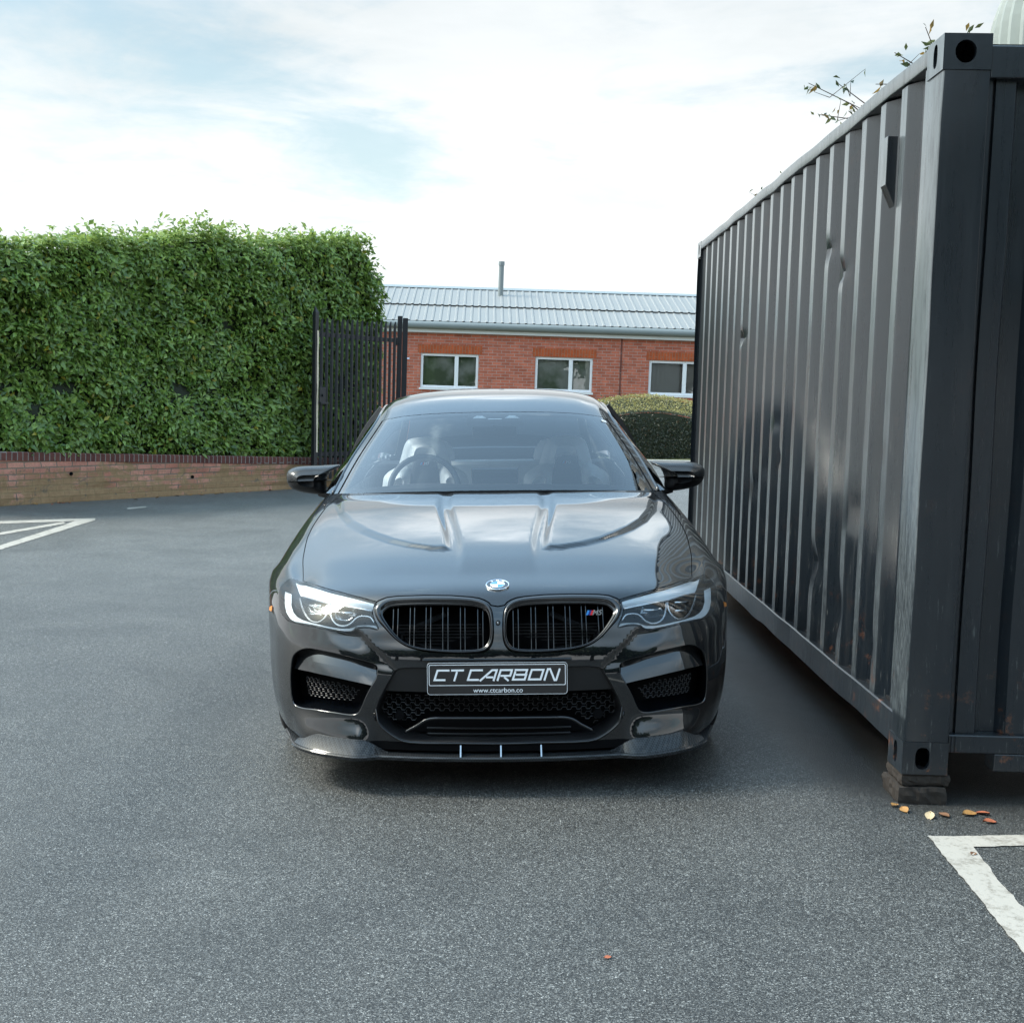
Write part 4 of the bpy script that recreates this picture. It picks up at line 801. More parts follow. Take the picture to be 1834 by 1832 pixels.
cowl = (~H_o) & (CEN[:, 1] > 11.6) & (np.abs(CEN[:, 0]) < 4.45)
def skin(name, mask, mat, parent, off=0, flip=False):
    T = TRI[mask]; ids, inv = np.unique(T, return_inverse=True); inv = inv.reshape(T.shape); uv = UVv[ids]; p = surf(uv[:, 0], uv[:, 1]); nr = snormal(uv[:, 0], uv[:, 1])
    me = bpy.data.meshes.new(name); me.from_pydata((p+nr*off).tolist(), [], inv.tolist()); me.materials.append(MATS[mat])
    me.polygons.foreach_set('use_smooth', [True]*len(me.polygons)); me.update(); me.normals_split_custom_set_from_vertices(nr.tolist())
    o = bpy.data.objects.new(name, me); COL.objects.link(o); o.parent = parent; return o
ok = ~cut & ~gap
skin('bonnet', ok & H_in, 'car_paint', car)
skin('front_bumper', ok & ~H_in & ~fend & ~cowl, 'car_paint', car)
skin('wing', ok & fend & (CEN[:, 0] < 0), 'car_paint', car); skin('wing', ok & fend & (CEN[:, 0] > 0), 'car_paint', car)
skin('cowl', ok & cowl, 'satin_black', car)
# inner structure seen through the openings
mb = MB(); uu = np.linspace(-8.6, 8.6, 60); vv = np.linspace(0, 11.4, 60); U_, V_ = np.meshgrid(uu, vv); p = surf(U_, V_, False); sh = 1-sstep(6.2, 7.4, V_.ravel())
p[:, 1] += .10*sh+.02; p[:, 2] -= .025*(1-sh); p[:, 0] *= .975; mb.grid(p.reshape(60, 60, 3)); mb.build('inner_structure', 'deep_black', car, smooth=True)
def rimwall(mb, L, steps, m=None, flip=False, nrm=True):
    """steps: (inset, normal_offset, y_push)"""
    L3 = [on(L, nd, y, ins) for ins, nd, y in steps]; mb.loops(L3, m, flip=flip)
# seam returns give the gaps some depth
mb = MB(); rimwall(mb, hood, [(0, 0, 0), (.001, -.001, 0), (.001, -.012, 0)]); mb.build('bonnet_edge', 'car_paint', car, smooth=True)
# ---- kidney grilles
for side, (ko, ki) in enumerate(((kidL, kinL), (kidR, kinR))):
    g = MB(); n = len(ko); A = np.array(offset(ko, -.003))
    # match the inner loop to the outer one by arc length from the nearest start
    def resample(Lp, m):
        Lp = np.array(Lp+[Lp[0]]); q = surf(Lp[:, 0], Lp[:, 1]); d = np.r_[0, np.cumsum(np.linalg.norm(np.diff(q, axis=0), axis=1))]; tt = np.linspace(0, d[-1], m+1)[:-1]; return np.stack([np.interp(tt, d, Lp[:, 0]), np.interp(tt, d, Lp[:, 1])], 1)
    m_ = 120; Ao = resample([tuple(a) for a in A], m_); c = np.array(ki).mean(0)
    Bi = []
    kin = np.array(dens(ki, .02)); k3 = surf(kin[:, 0], kin[:, 1]); a3 = surf(Ao[:, 0], Ao[:, 1])
    for i in range(m_):
        j = np.argmin(np.linalg.norm(k3-a3[i], axis=1)); Bi.append(kin[j])
    Bi = np.array(Bi); 
    for _ in range(3): Bi = (np.roll(Bi, 1, 0)+Bi*2+np.roll(Bi, -1, 0))/4
    Ls = [on(Ao, -.014), on(Ao, .000)]
    for t_ in np.linspace(0, 1, 9):
        M_ = Ao*(1-t_)+Bi*t_; Ls.append(on(M_, .002+.013*math.sin(PI*min(1, t_*1.15+.05))**.7))
    Ls += [on(Bi, -.006), on(Bi, -.012, .03), on(Bi, -.012, .075)]
    g.loops(Ls); sr = g.build('grille_surround', 'gloss_black', car, smooth=True)
    sgn = -1 if side == 0 else 1
    U_s = [2.13, 2.03, 1.77, 1.68, 1.44, 1.345, 1.10, .995, .745, .655, .40, .30]
    kk = np.array(ki); kk = np.abs(kk*[1, 0])+kk*[0, 1]
    for u0 in U_s:
        # vertical extent of the opening at this column
        vs = []
        for i in range(len(kk)):
            a, b = kk[i], kk[(i+1) % len(kk)]
            if (a[0]-u0)*(b[0]-u0) < 0: vs.append(a[1]+(b[1]-a[1])*(u0-a[0])/(b[0]-a[0]))
        if len(vs) < 2: continue
        v0, v1 = min(vs)-.05, max(vs)+.05; V_ = np.linspace(v0, v1, 12); w = .012; G = []
        for du, y in ((-w*.6, .052), (-w, .022), (-w*.5, .015), (w*.5, .015), (w, .022), (w*.6, .052)):
            q = surf(np.full(12, sgn*(u0+du*1.1)), V_); q[:, 1] += y; q[:, 0] += .0; G.append(q)
        s_ = MB(); s_.grid(G); s_.build('grille_slat', 'gloss_black', car, smooth='edge')
    b_ = MB(); 
    for zz in np.linspace(.53, .60, 7): b_.box((sgn*.21, -.745, zz), (.30, .004, .004))
    b_.tube([(sgn*.36, -.72, .56), (sgn*.19, -.74, .64)], .011, 6); b_.build('radiator_bar', 'satin_black', car)
# ---- centre strip between grilles: camera eye
mb = MB(); p0 = surf([0.], [4.9])[0]; mb.tube([p0+np.array([0, .004, 0]), p0+np.array([0, -.006, 0])], [.010, .008], 14); mb.build('front_camera', 'gloss_black', car, smooth='edge')
mb = MB(); mb.tube([p0+np.array([0, -.0062, 0]), p0+np.array([0, -.0068, 0])], [.005, .003], 12); mb.build('camera_lens', 'silver_reflector', car, smooth=True)
# ---- lower intake
mb = MB(); rimwall(mb, intake, [(0, 0, 0), (.002, -.001, .0), (.005, -.005, .003), (.010, -.012, .03), (.02, -.015, .085)]); mb.build('intake_surround', 'satin_black', car, smooth=True)
mb = MB(); L_ = [p for p in intake if p[1] < 1.35]; 
L_ = sorted(L_, key=lambda p: p[0]); q = on(L_, .003); mb.tube([tuple(a) for a in q], .0042, 8); mb.build('intake_trim', 'gloss_black', car, smooth=True)
def uvpatch(mb, top, bot, nd, y, n=24, k=5, m=None):
    def rs(Lp):
        Lp = np.array(Lp); d = np.r_[0, np.cumsum(np.linalg.norm(np.diff(Lp, axis=0), axis=1))]; tt = np.linspace(0, d[-1], n); return np.stack([np.interp(tt, d, Lp[:, 0]), np.interp(tt, d, Lp[:, 1])], 1)
    a, b = rs(top), rs(bot); G = []
    for t_ in np.linspace(0, 1, k):
        M_ = a*(1-t_)+b*t_; q = surf(M_[:, 0], M_[:, 1])+snormal(M_[:, 0], M_[:, 1])*nd; q[:, 1] += y if not callable(y) else 0
        if callable(y): q[:, 1] += y(t_)
        G.append(q)
    mb.grid(G, m)
mb = MB(); uvpatch(mb, [(-1.99, 2.62), (0, 2.70), (1.99, 2.62)], [(-2.40, 1.78), (0, 1.77), (2.40, 1.78)], 0, lambda t_: .012+.014*t_, 60, 8); uvpatch(mb, [(-2.40, 1.78), (0, 1.77), (2.40, 1.78)], [(-2.40, 1.74), (0, 1.73), (2.40, 1.74)], 0, lambda t_: .026+.06*t_, 60, 3); mb.build('upper_intake_panel', 'satin_black', car, smooth='edge')
# wavy mesh
def inside(poly, u, v): return pip(np.array([[u, v]]), np.array(poly))[0]
def meshgrille(name, poly, u0, u1, v0, v1, du, dv, y, r=.0017, thin=8):
    mb = MB(); row = 0; v = v0; pi_ = np.array(offset(poly, -.012))
    while v < v1:
        run = []
        def flush(run):
            if len(run) > 2:
                q = surf([a for a, b in run], [b for a, b in run]); q[:, 1] += y; mb.tube([tuple(c) for c in q], r, 4, cap=False)
                q[:, 1] += .012
        u = u0+(row % 2)*du; k = 0
        while u < u1:
            for a, b in ((u, v), (u+du*.70, v), (u+du, v+dv*.5), (u+du*1.7, v+dv*.5), (u+du*2, v)):
                if inside(pi_, a, b): run.append((a, b))
                else: flush(run); run = []
            # short struts
            if inside(pi_, u, v) and inside(pi_, u, v+dv): 
                q = surf([u, u], [v, v+dv*.98]); q[:, 1] += y+.002; mb.tube([tuple(c) for c in q], r*.7, 4, cap=False)
            u += 2*du
        flush(run); v += dv; row += 1
    return mb.build(name, 'satin_black', car)
lowpoly = [(-2.40, 1.74), (-2.56, 1.0), (-1.96, .56), (-1.44, .98), (1.44, .98), (1.96, .56), (2.56, 1.0), (2.40, 1.74)]
meshgrille('intake_mesh', dens(lowpoly), -2.6, 2.6, .55, 1.8, .10, .155, .045, .0016)
# lower frame bar
mb = MB(); bar = [(-1.96, .53), (-1.70, .735), (-1.42, .96), (-.9, .995), (0, 1.0), (.9, .995), (1.42, .96), (1.70, .735), (1.96, .53)]
bar = smooth_loop(bar, 4, False); q = on(bar, 0, .018); mb.tube([tuple(a) for a in q], .006, 8); mb.build('lower_frame_bar', 'gloss_black', car, smooth=True)
mb = MB(); uvpatch(mb, bar, [(-1.96, .50), (-1.3, .43), (0, .43), (1.3, .43), (1.96, .50)], 0, .06, 40, 5); mb.build('lower_duct', 'deep_black', car)
mb = MB()
for vv_ in (.44, .62): q = on([(u, vv_) for u in np.linspace(-1.5, 1.5, 30)], 0, .045); mb.tube([tuple(a) for a in q], .0035, 6)
mb.build('duct_louvre', 'satin_black', car)
for sx in (-1, 1):
    c = surf([sx*2.05], [1.02])[0]; mb = MB(); mb.tube([(c[0], c[1]+.03, c[2]), (c[0], c[1]+.055, c[2])], .017, 20); mb.build('radar_sensor', 'deep_black', car, smooth='edge')
# ---- side air vents
for sx, vl in ((-1, ventL), (1, ventR)):
    mb = MB(); rimwall(mb, vl, [(0, 0, 0), (.0012, -.0006, .0), (.003, -.004, .002), (.008, -.010, .05), (.02, -.015, .10)]); vt = mb.build('side_intake', 'car_paint', car, smooth=True)
    ft = [(-sx*-1*abs(a) if False else sx*abs(a), b) for a, b in DATA['fin_top']]; fb = [(sx*abs(a), b) for a, b in DATA['fin_bot']]
    mb = MB(); uvpatch(mb, ft, fb, 0, lambda t_: .040-.014*t_, 24, 6); uvpatch(mb, fb, [(a, b-.05) for a, b in fb], 0, lambda t_: .026+.07*t_, 24, 3)
    up_ = [(a, b+.9) for a, b in ft]; uvpatch(mb, up_, ft, 0, lambda t_: .075-.035*t_, 24, 4); mb.build('intake_blade', 'car_paint', car, smooth='edge')
    mp_ = [(sx*a, b) for a, b in [(4.62, 2.12), (4.55, 1.15), (3.10, 1.15), (2.80, 1.75), (3.3, 1.98)]]
    meshgrille('side_mesh', dens(mp_), -4.7 if sx < 0 else 2.7, -2.7 if sx < 0 else 4.7, 1.1, 2.2, .075, .13, .060, .0016)
    # air curtain slot and parking sensor
# ---- number plate
PX0, PX1, PZ0, PZ1, PY = -.2535, .2435, .378, .492, -.908
pl = MB(); lean = .10
def pp(x, z, o=0): return (x-.0035*0, PY+(z-PZ0)*lean-o, z)
cx0 = (PX0+PX1)/2; cz0 = (PZ0+PZ1)/2; w_, h_ = PX1-PX0, PZ1-PZ0
def rrect(w, h, r, n=5): 
    o = []
    for cx, cy, a0 in ((w/2-r, h/2-r, 0), (-w/2+r, h/2-r, 90), (-w/2+r, -h/2+r, 180), (w/2-r, -h/2+r, 270)):
        for k in range(n): a = R(a0+90*k/(n-1)); o.append((cx+r*math.cos(a), cy+r*math.sin(a)))
    return o
a = rrect(w_, h_, .012); b = rrect(w_-.004, h_-.004, .011)
pl.loops([[pp(cx0+x, cz0+z, -.012) for x, z in a], [pp(cx0+x, cz0+z, 0) for x, z in a], [pp(cx0+x, cz0+z, .002) for x, z in b]], cap=True)
plo = pl.build('number_plate', 'plate_black', car, smooth='edge'); 
def ribbon(mb, P, w, fn, m=None, closed=False):
    P = [Vector((p[0], p[1])) for p in P]; n = len(P); Lh, Rh = [], []
    for i in range(n):
        a = (P[i]-P[i-1]).normalized() if (i or closed) else (P[1]-P[0]).normalized(); b = (P[(i+1) % n]-P[i]).normalized() if (i < n-1 or closed) else a
        t_ = (a+b); t_ = t_.normalized() if t_.length > 1e-6 else a; nn = Vector((-t_.y, t_.x)); k = 1/max(.35, nn.dot(Vector((-b.y, b.x)))); Lh.append(P[i]+nn*w/2*k); Rh.append(P[i]-nn*w/2*k)
    vs = [fn(q.x, q.y) for q in Lh+Rh]; fs = [(i, (i+1) % n, n+(i+1) % n, n+i) for i in range(n if closed else n-1)]; mb.add(vs, fs, m)
lt = MB(); fnp = lambda x, z: pp(cx0+x, cz0+z, .0032)
ribbon(lt, rrect(w_-.012, .074, .004, 2) if False else [(p[0], p[1]+.0125) for p in rrect(w_-.016, .072, .004, 3)], .0022, fnp, closed=True)
ribbon(lt, [(p[0], p[1]) for p in rrect(w_-.003, h_-.003, .011, 5)], .0012, fnp, closed=True)
GL = {'C': [[(1.08, .9), (.1, .9), (.1, .1), (1.0, .1)]], 'T': [[(0, .9), (1.05, .9)], [(.52, .79), (.52, 0)]],
 'A': [[(-.12, 0), (.62, .9), (1.0, .9), (1.0, 0)], [(.30, .30), (.89, .30)]], 'R': [[(.1, 0), (.1, .9), (1.02, .9), (1.02, .42), (.22, .42)], [(.56, .31), (1.02, 0)]],
 'B': [[(.0, .9), (1.02, .9), (1.02, .56)], [(.1, .79), (.1, .1), (1.06, .1), (1.06, .5), (.22, .5)]], 'O': [[(.1, .1), (.1, .9), (1.06, .9), (1.06, .1)]], 'N': [[(.1, 0), (.1, .95), (.28, .95), (.92, .03), (1.06, .03), (1.06, 1.0)]]}
adv = {'C': 1.22, 'T': 1.55, 'A': 1.22, 'R': 1.24, 'B': 1.30, 'O': 1.30, 'N': 1.3}
word = 'CT CARBON'; tot = 0; xs_ = []
for ch in word:
    if ch == ' ': tot += .12; continue
    xs_.append((ch, tot)); tot += adv[ch] if ch != 'T' else 1.40
tot -= .1; sc_ = (w_-.045)/(tot+.25); hh = .042
for ch, x in xs_:
    for st_ in GL[ch]:
        ribbon(lt, [((a+x-tot/2+ .32*(b-.5))*sc_, .0125+(b-.5)*hh) for a, b in st_], .0068, fnp, closed=(ch == 'O'))
text_mb(lt, 'www.ctcarbon.co', .0245, lambda x, y: fnp(x+.003, y-.042), None)
lt.build('lettering', 'letter_white', plo)
mb = MB(); mb.b2((-.27, -.885, PZ1+.001), (.26, -.862, PZ1+.010)); mb.build('plate_holder', 'gloss_black', car, bevel=.003)
# ---- round emblem
u_, v_ = 0., 7.30; c = surf([u_], [v_])[0]; nn = Vector(snormal([u_], [v_])[0]); e1 = Vector((1, 0, 0)); e2 = nn.cross(e1).normalized()*1; e2 = -e2 if e2.z < 0 else e2
em = lambda x, y, o=0: tuple(Vector(c)+e1*x+e2*y+nn*(.004+o)); C_ = lambda r, n=48, a0=0, a1=2*PI: [(r*math.cos(a0+(a1-a0)*k/n), r*math.sin(a0+(a1-a0)*k/n)) for k in range(n+(0 if a1-a0 > 6.2 else 1))]
eb = MB(); eb.loops([[em(x, y, -.006) for x, y in C_(.0435)], [em(x, y, .001) for x, y in C_(.0435)], [em(x, y, .0022) for x, y in C_(.042)], [em(x, y, .0012) for x, y in C_(.0395)]]); emb = eb.build('emblem', 'chrome', car, smooth='edge')
eb = MB(); eb.add([em(0, 0, .0010)]+[em(x, y, .0010) for x, y in C_(.0396)], [(0, 1+k, 1+(k+1) % 48) for k in range(48)]); eb.build('emblem_ring', 'gloss_black', emb)
eb = MB(); eb.loops([[em(x, y, .0014) for x, y in C_(.0275)], [em(x, y, .0026) for x, y in C_(.0265)], [em(x, y, .0018) for x, y in C_(.0245)]]); eb.build('emblem_inner_ring', 'chrome', emb)
for q in range(4):
    eb = MB(); P_ = C_(.0247, 10, q*PI/2, (q+1)*PI/2); eb.add([em(0, 0, .0017)]+[em(x, y, .0017) for x, y in P_], [(0, k, k+1) for k in range(1, 11)]); eb.build('emblem_quarter', 'emblem_blue' if q % 2 else 'emblem_white', emb)
eb = MB()
for ch, a in (('B', 128), ('M', 90), ('W', 52)):
    ca, sa = math.cos(R(a)), math.sin(R(a)); ta = R(a-90)
    text_mb(eb, ch, .0135, lambda x, y: em(.0335*ca+x*math.cos(ta)-y*math.sin(ta), .0335*sa+x*math.sin(ta)+y*math.cos(ta), .0018), None, bold=.0004)
eb.build('emblem_letters', 'letter_white', emb)
# ---- grille badge
def badge(parent, cx, y, cz, s, tm, lbl=None):
    mb = MB()
    for k, m in enumerate(('stripe_blue', 'stripe_navy', 'stripe_red')):
        x = cx-s*1.1+k*s*.36; mb.add([(x, y, cz-s*.42), (x+s*.34, y, cz-s*.42), (x+s*.34+s*.30, y, cz+s*.42), (x+s*.30, y, cz+s*.42)], [(0, 1, 2, 3)], m)
    text_mb(mb, 'M5', s*1.25, lambda a, b: (cx+s*.75+a, y-.0005, cz+b), tm, shear=.3, bold=s*.02)
    return mb
b0 = surf([1.93], [5.30])[0]; badge(car, float(b0[0])-.004, float(b0[1])+.008, float(b0[2]), .021, 'chrome').build('grille_badge', None, car)
# ---- headlights
for sx, ll in ((-1, lampL), (1, lampR)):
    lp = thing('headlight', '', ''); del lp['label'], lp['category']; lp.parent = car
    S_ = lambda L_: [(sx*abs(a), b) for a, b in L_]
    inn = offset(ll, -.0028); V = list(inn); n = len(V); uu, vv = np.meshgrid(np.arange(-9, 9, .12), np.arange(4, 8, .1)); st_ = np.stack([uu.ravel(), vv.ravel()], 1); st_ = st_[pip(st_, np.array(offset(inn, -.006)))]
    r = delaunay_2d_cdt([Vector(p) for p in V]+[Vector(p) for p in st_.tolist()], [(i, (i+1) % n) for i in range(n)], [], 1, 1e-6); uvp = np.array([tuple(v) for v in r[0]])
    F_ = [f for f in r[2]]; nr = snormal(uvp[:, 0], uvp[:, 1]); P_ = surf(uvp[:, 0], uvp[:, 1])+nr*.0015
    me = bpy.data.meshes.new('headlight_lens'); me.from_pydata(P_.tolist(), [], F_); me.materials.append(MATS['lamp_glass']); me.polygons.foreach_set('use_smooth', [True]*len(me.polygons)); me.update(); me.normals_split_custom_set_from_vertices(nr.tolist()); o = bpy.data.objects.new('headlight_lens', me); COL.objects.link(o); o.parent = lp
    mb = MB(); rimwall(mb, ll, [(.0, -.001, 0), (.003, -.004, .0), (.006, -.008, .012), (.016, -.02, .05), (.03, -.03, .085)]); mb.build('lamp_housing', 'grey_reflector', lp, smooth=True)
    mb = MB(); mb.add(on(ll, -.03, .085, .03).tolist(), [tuple(range(len(ll)))]); mb.build('lamp_back', 'gloss_black', lp)
    mb = MB(); uvpatch(mb, S_(DATA['drl_top']), S_(DATA['drl_bot']), -.010, lambda t_: .004+.018*t_**2, 30, 6); mb.build('light_blade', 'light_blade', lp, smooth=True)
    mb = MB(); q = on(S_(DATA['drl_bot']), -.012, .012); mb.tube([tuple(a) for a in q], .0032, 6); mb.build('blade_trim', 'chrome', lp, smooth=True)
    mb = MB(); uvpatch(mb, S_(DATA['edge_out']), S_(DATA['edge_in']), -.010, lambda t_: .002+.018*t_, 60, 5); mb.build('light_tube', 'light_blade', lp, smooth=True)
    for nm in ('u1', 'u2'):
        mb = MB(); L_ = smooth_loop(S_(DATA[nm]), 4, False); q = on(L_, -.016, .016); G = [q, q+np.array([0, .002, .0])+0, on(L_, -.02, .05)]
        mb.tube([tuple(a) for a in q], .0045, 6); mb.grid(G); mb.build('light_ring', 'silver_reflector', lp, smooth=True)
    for nm, bars in (('p1', ('b1', 'b2')), ('p2', ('b3',))):
        L_ = smooth_loop(S_(DATA[nm]), 3); mb = MB(); mb.loops([on(L_, -.02, .075, -.004), on(L_, -.018, .045, 0), on(L_, -.018, .040, .004), on(L_, -.016, .034, .018)], 'lens_glass'); o_ = len(mb.v)-len(L_); mb.f.append(tuple(range(o_, len(mb.v)))); mb.mi.append(mb.mat('lens_glass'))
        pj = mb.build('projector_lens', None, lp, smooth='edge')
        mb = MB(); mb.add(on(L_, -.02, .074, -.003).tolist(), [tuple(range(len(L_)))]); mb.build('projector_bowl', 'grey_reflector', pj)
        for b_ in bars:
            mb = MB(); q = on(S_(DATA[b_]), -.016, .028); mb.tube([tuple(a) for a in q], .0035, 6); mb.build('projector_bar', 'chrome', pj, smooth=True)
    mb = MB(); a_ = surf([sx*6.35], [5.35])[0]; 
# side marker behind each lamp corner
for sx in (-1, 1):
    mb = MB(); L_ = [(sx*7.0, 5.2), (sx*7.6, 5.0), (sx*7.7, 4.75), (sx*7.15, 4.8)]; mb.add(on(L_, .0015).tolist(), [(0, 1, 2, 3)]); mb.build('side_reflector', 'amber', car)
# ---- splitter
def plan(u, dy, z, out_=0):
    q = surf(u, np.full(len(u), .05)); n_ = snormal(u, np.full(len(u), .3)); n_[:, 2] = 0; n_ /= np.linalg.norm(n_, axis=1)[:, None]
    q = q+n_*out_; q[:, 1] += dy; q[:, 2] = z; return q
Uc = np.linspace(-6.4, 6.4, 140); ab = np.abs(Uc); lift = np.interp(ab, range(10), np.array(ROWS[0][2]))-.16
mb = MB(); bl = .045-.040*sstep(4.3, 6.3, ab); zlow = .128+0*ab
G = [plan(Uc, 0, .150+0*ab, -.05), ]
pr = [(-.05+0*bl, .148), (bl*1.0-.004, .148), (bl, .143), (bl-.003, .132), (-.08+0*bl, .126), (-.30+0*bl, .13)]
mb.grid([plan(Uc, 0, z, o_ if isinstance(o_, float) and not isinstance(o_, np.ndarray) else 0) if not isinstance(o_, np.ndarray) else (lambda q: q)(np.stack([*(surf(Uc, np.full(len(Uc), .05))+(lambda n_: n_/np.linalg.norm(n_, axis=1)[:, None])(snormal(Uc, np.full(len(Uc), .3))*[1, 1, 0])*o_[:, None]).T[:2], z+lift], 1)) for o_, z in pr], flip=True)
spo = mb.build('front_splitter', 'carbon_fibre', car, smooth='edge')
for sx in (-1, 1):
    uw = np.linspace(2.35, 5.0, 30)*sx; k = np.abs(uw); 
    zt = .150+.050*sstep(2.3, 3.0, k)*(1-sstep(4.2, 5.0, k)*.75); nrm = snormal(uw, np.full(30, .3))*[1, 1, 0]; nrm /= np.linalg.norm(nrm, axis=1)[:, None]; base_ = surf(uw, np.full(30, .05))
    G = []
    for o_, f in ((.003, 1), (.008, .97), (.030, .15), (.040, 0)):
        q = base_+nrm*o_; q[:, 2] = .142+(zt-.142)*f+np.interp(k, range(10), np.array(ROWS[0][2]))-.16; G.append(q)
    mb = MB(); mb.grid(G, flip=sx < 0); mb.build('splitter_winglet', 'carbon_fibre', car, smooth='edge')
mb = MB(); uvpatch(mb, [(-2.9, .26), (0, .235), (2.9, .26)], [(-2.9, .0), (0, .0), (2.9, .0)], .0015, 0, 50, 4); mb.build('splitter_slot', 'deep_black', car)
for x_ in (-.138, .006, .150):
    mb = MB(); mb.add([(x_-.0025, -.868, .184), (x_+.0025, -.868, .184), (x_+.0025, -.900, .149), (x_-.0025, -.900, .149), (x_-.0025, -.85, .15), (x_+.0025, -.85, .15)], [(0, 1, 2, 3), (0, 3, 4), (1, 5, 2)]); mb.build('splitter_fin', 'silver_reflector', car)
# ---- wheels
def wheel(x, y, sgn):
    w = thing('wheel', '', ''); del w['label'], w['category']; w.parent = car; w.location = (x, y, .343)
    wd_ = .275; prof = [(-.5, .255), (-.5, .315), (-.44, .338), (-.34, .343), (-.1, .3445), (.1, .3445), (.34, .343), (.44, .338), (.5, .315), (.5, .255)]
    ring = lambda r, t_, n=64: [(t_, r*math.cos(2*PI*k/n), r*math.sin(2*PI*k/n)) for k in range(n)]
    mb = MB(); mb.loops([ring(r, a*wd_) for a, r in prof]); mb.build('tyre', 'tyre_rubber', w, smooth=True)
    mb = MB(); o_ = sgn*.5*wd_; mb.loops([ring(r, o_*a) for a, r in ((.98, .257), (.90, .250), (.6, .245), (-.9, .25))]); 
    for k in range(10):
        a = 2*PI*k/10
        for d in (-.10, .10):
            p1_ = (o_*.72, .05*math.cos(a), .05*math.sin(a)); p2_ = (o_*.90, .246*math.cos(a+d), .246*math.sin(a+d)); mb.tube([p1_, p2_], [.018, .010], 6)
    mb.loops([ring(r, o_*a, 24) for a, r in ((.6, .07), (.76, .07), (.8, .05))], cap=True); mb.build('rim', 'rim_metal', w, smooth='edge')
    mb = MB(); mb.loops([ring(.19, o_*.35), ring(.19, o_*.25)], cap=True); mb.build('brake_disc', 'brake_metal', w)
for x, y in ((.758, .03), (-.758, .03), (.79, 2.98), (-.79, 2.98)): wheel(x, y, 1 if x > 0 else -1)
for sx in (-1, 1):
    mb = MB(); a = np.linspace(-.5, PI+.5, 24); mb.grid([[(sx*x_, .375*math.cos(b), .34+.372*math.sin(b)) for b in a] for x_ in (.55, .86)]); mb.grid([[(sx*.56, r*math.cos(b), .34+r*math.sin(b)) for b in a] for r in (0, .374)]); mb.build('wheel_arch_liner', 'deep_black', car)
mb = MB(); mb.b2((-.60, -.60, .155), (.60, -.42, .20)); mb.b2((-.54, -.42, .155), (.54, .45, .20)); mb.b2((-.80, .45, .155), (.80, 2.5, .20)); mb.b2((-.6, 2.5, .18), (.6, 3.95, .26)); mb.build('underbody', 'deep_black', car)
# ---- body sides and tail
def catgrid(Q, nu, nv):
    Q = np.array(Q, float); A = cr(Q, np.linspace(0, Q.shape[0]-1, nu)); B = cr(np.swapaxes(A, 0, 1), np.linspace(0, Q.shape[1]-1, nv)); return np.swapaxes(B, 0, 1)
side = [[(.790, .55, .925), (.878, .52, .82), (.915, .50, .68), (.925, .47, .42), (.88, .44, .20)],
 [(.800, .80, .945), (.872, .80, .865), (.912, .80, .70), (.922, .80, .35), (.87, .80, .18)],
 [(.835, 1.1, .948), (.882, 1.1, .865), (.915, 1.1, .70), (.925, 1.1, .35), (.87, 1.1, .18)],
 [(.855, 2.0, .955), (.90, 2.0, .86), (.925, 2.0, .70), (.93, 2.0, .35), (.87, 2.0, .18)],
 [(.855, 2.6, .963), (.905, 2.6, .87), (.940, 2.6, .72), (.940, 2.6, .45), (.88, 2.6, .22)],
 [(.845, 3.1, .972), (.90, 3.1, .88), (.948, 3.1, .74), (.948, 3.1, .45), (.89, 3.1, .25)],
 [(.81, 3.6, .99), (.875, 3.6, .90), (.925, 3.6, .74), (.925, 3.6, .45), (.88, 3.6, .28)],
 [(.74, 3.95, .985), (.80, 3.97, .90), (.84, 4.0, .74), (.84, 4.0, .45), (.80, 3.97, .28)]]
for sx in (-1, 1):
    G = catgrid(side, 70, 28)*[sx, 1, 1]; mb = MB(); V = G.reshape(-1, 3); a_, b_ = G.shape[:2]; F_ = []
    for i in range(a_-1):
        for j in range(b_-1):
            c = (G[i, j]+G[i+1, j+1])/2
            if math.hypot(c[1]-2.98, c[2]-.34) < .375: continue
            f = (i*b_+j, i*b_+j+1, (i+1)*b_+j+1, (i+1)*b_+j); F_.append(f if sx < 0 else f[::-1])
    mb.add(V.tolist(), F_); mb.build('body_side', 'car_paint', car, smooth=True)
def sidept(sx, y, z):
    i = np.linspace(0, 1, 70); best = min(((abs(G0[a, b, 1]-y)+abs(G0[a, b, 2]-z), a, b) for a in range(G0.shape[0]) for b in range(G0.shape[1]))); return (sx*(G0[best[1], best[2], 0]+.001), y, z)
G0 = catgrid(side, 140, 60)
for sx in (-1, 1):
    for y0_, y1_, nm in ((1.02, .98, 'door_gap'), (2.12, 2.10, 'door_gap'), (2.62, 3.0, 'door_gap')):
        mb = MB(); z_ = np.linspace(.93, .24 if y0_ < 2.5 else .74, 24); mb.tube([sidept(sx, y1_+(y0_-y1_)*(q-.24)/.69, q) for q in z_], .0028, 4); mb.build(nm, 'deep_black', car)
    for yh in (1.86, 2.72):
        mb = MB(); p_ = sidept(sx, yh, .83); mb.tube([(p_[0], yh-.10, .828), (p_[0]+sx*.022, yh-.07, .83), (p_[0]+sx*.024, yh+.07, .832), (p_[0], yh+.10, .83)], [.008, .011, .011, .008], 8); mb.build('door_handle', 'car_paint', car, smooth=True)
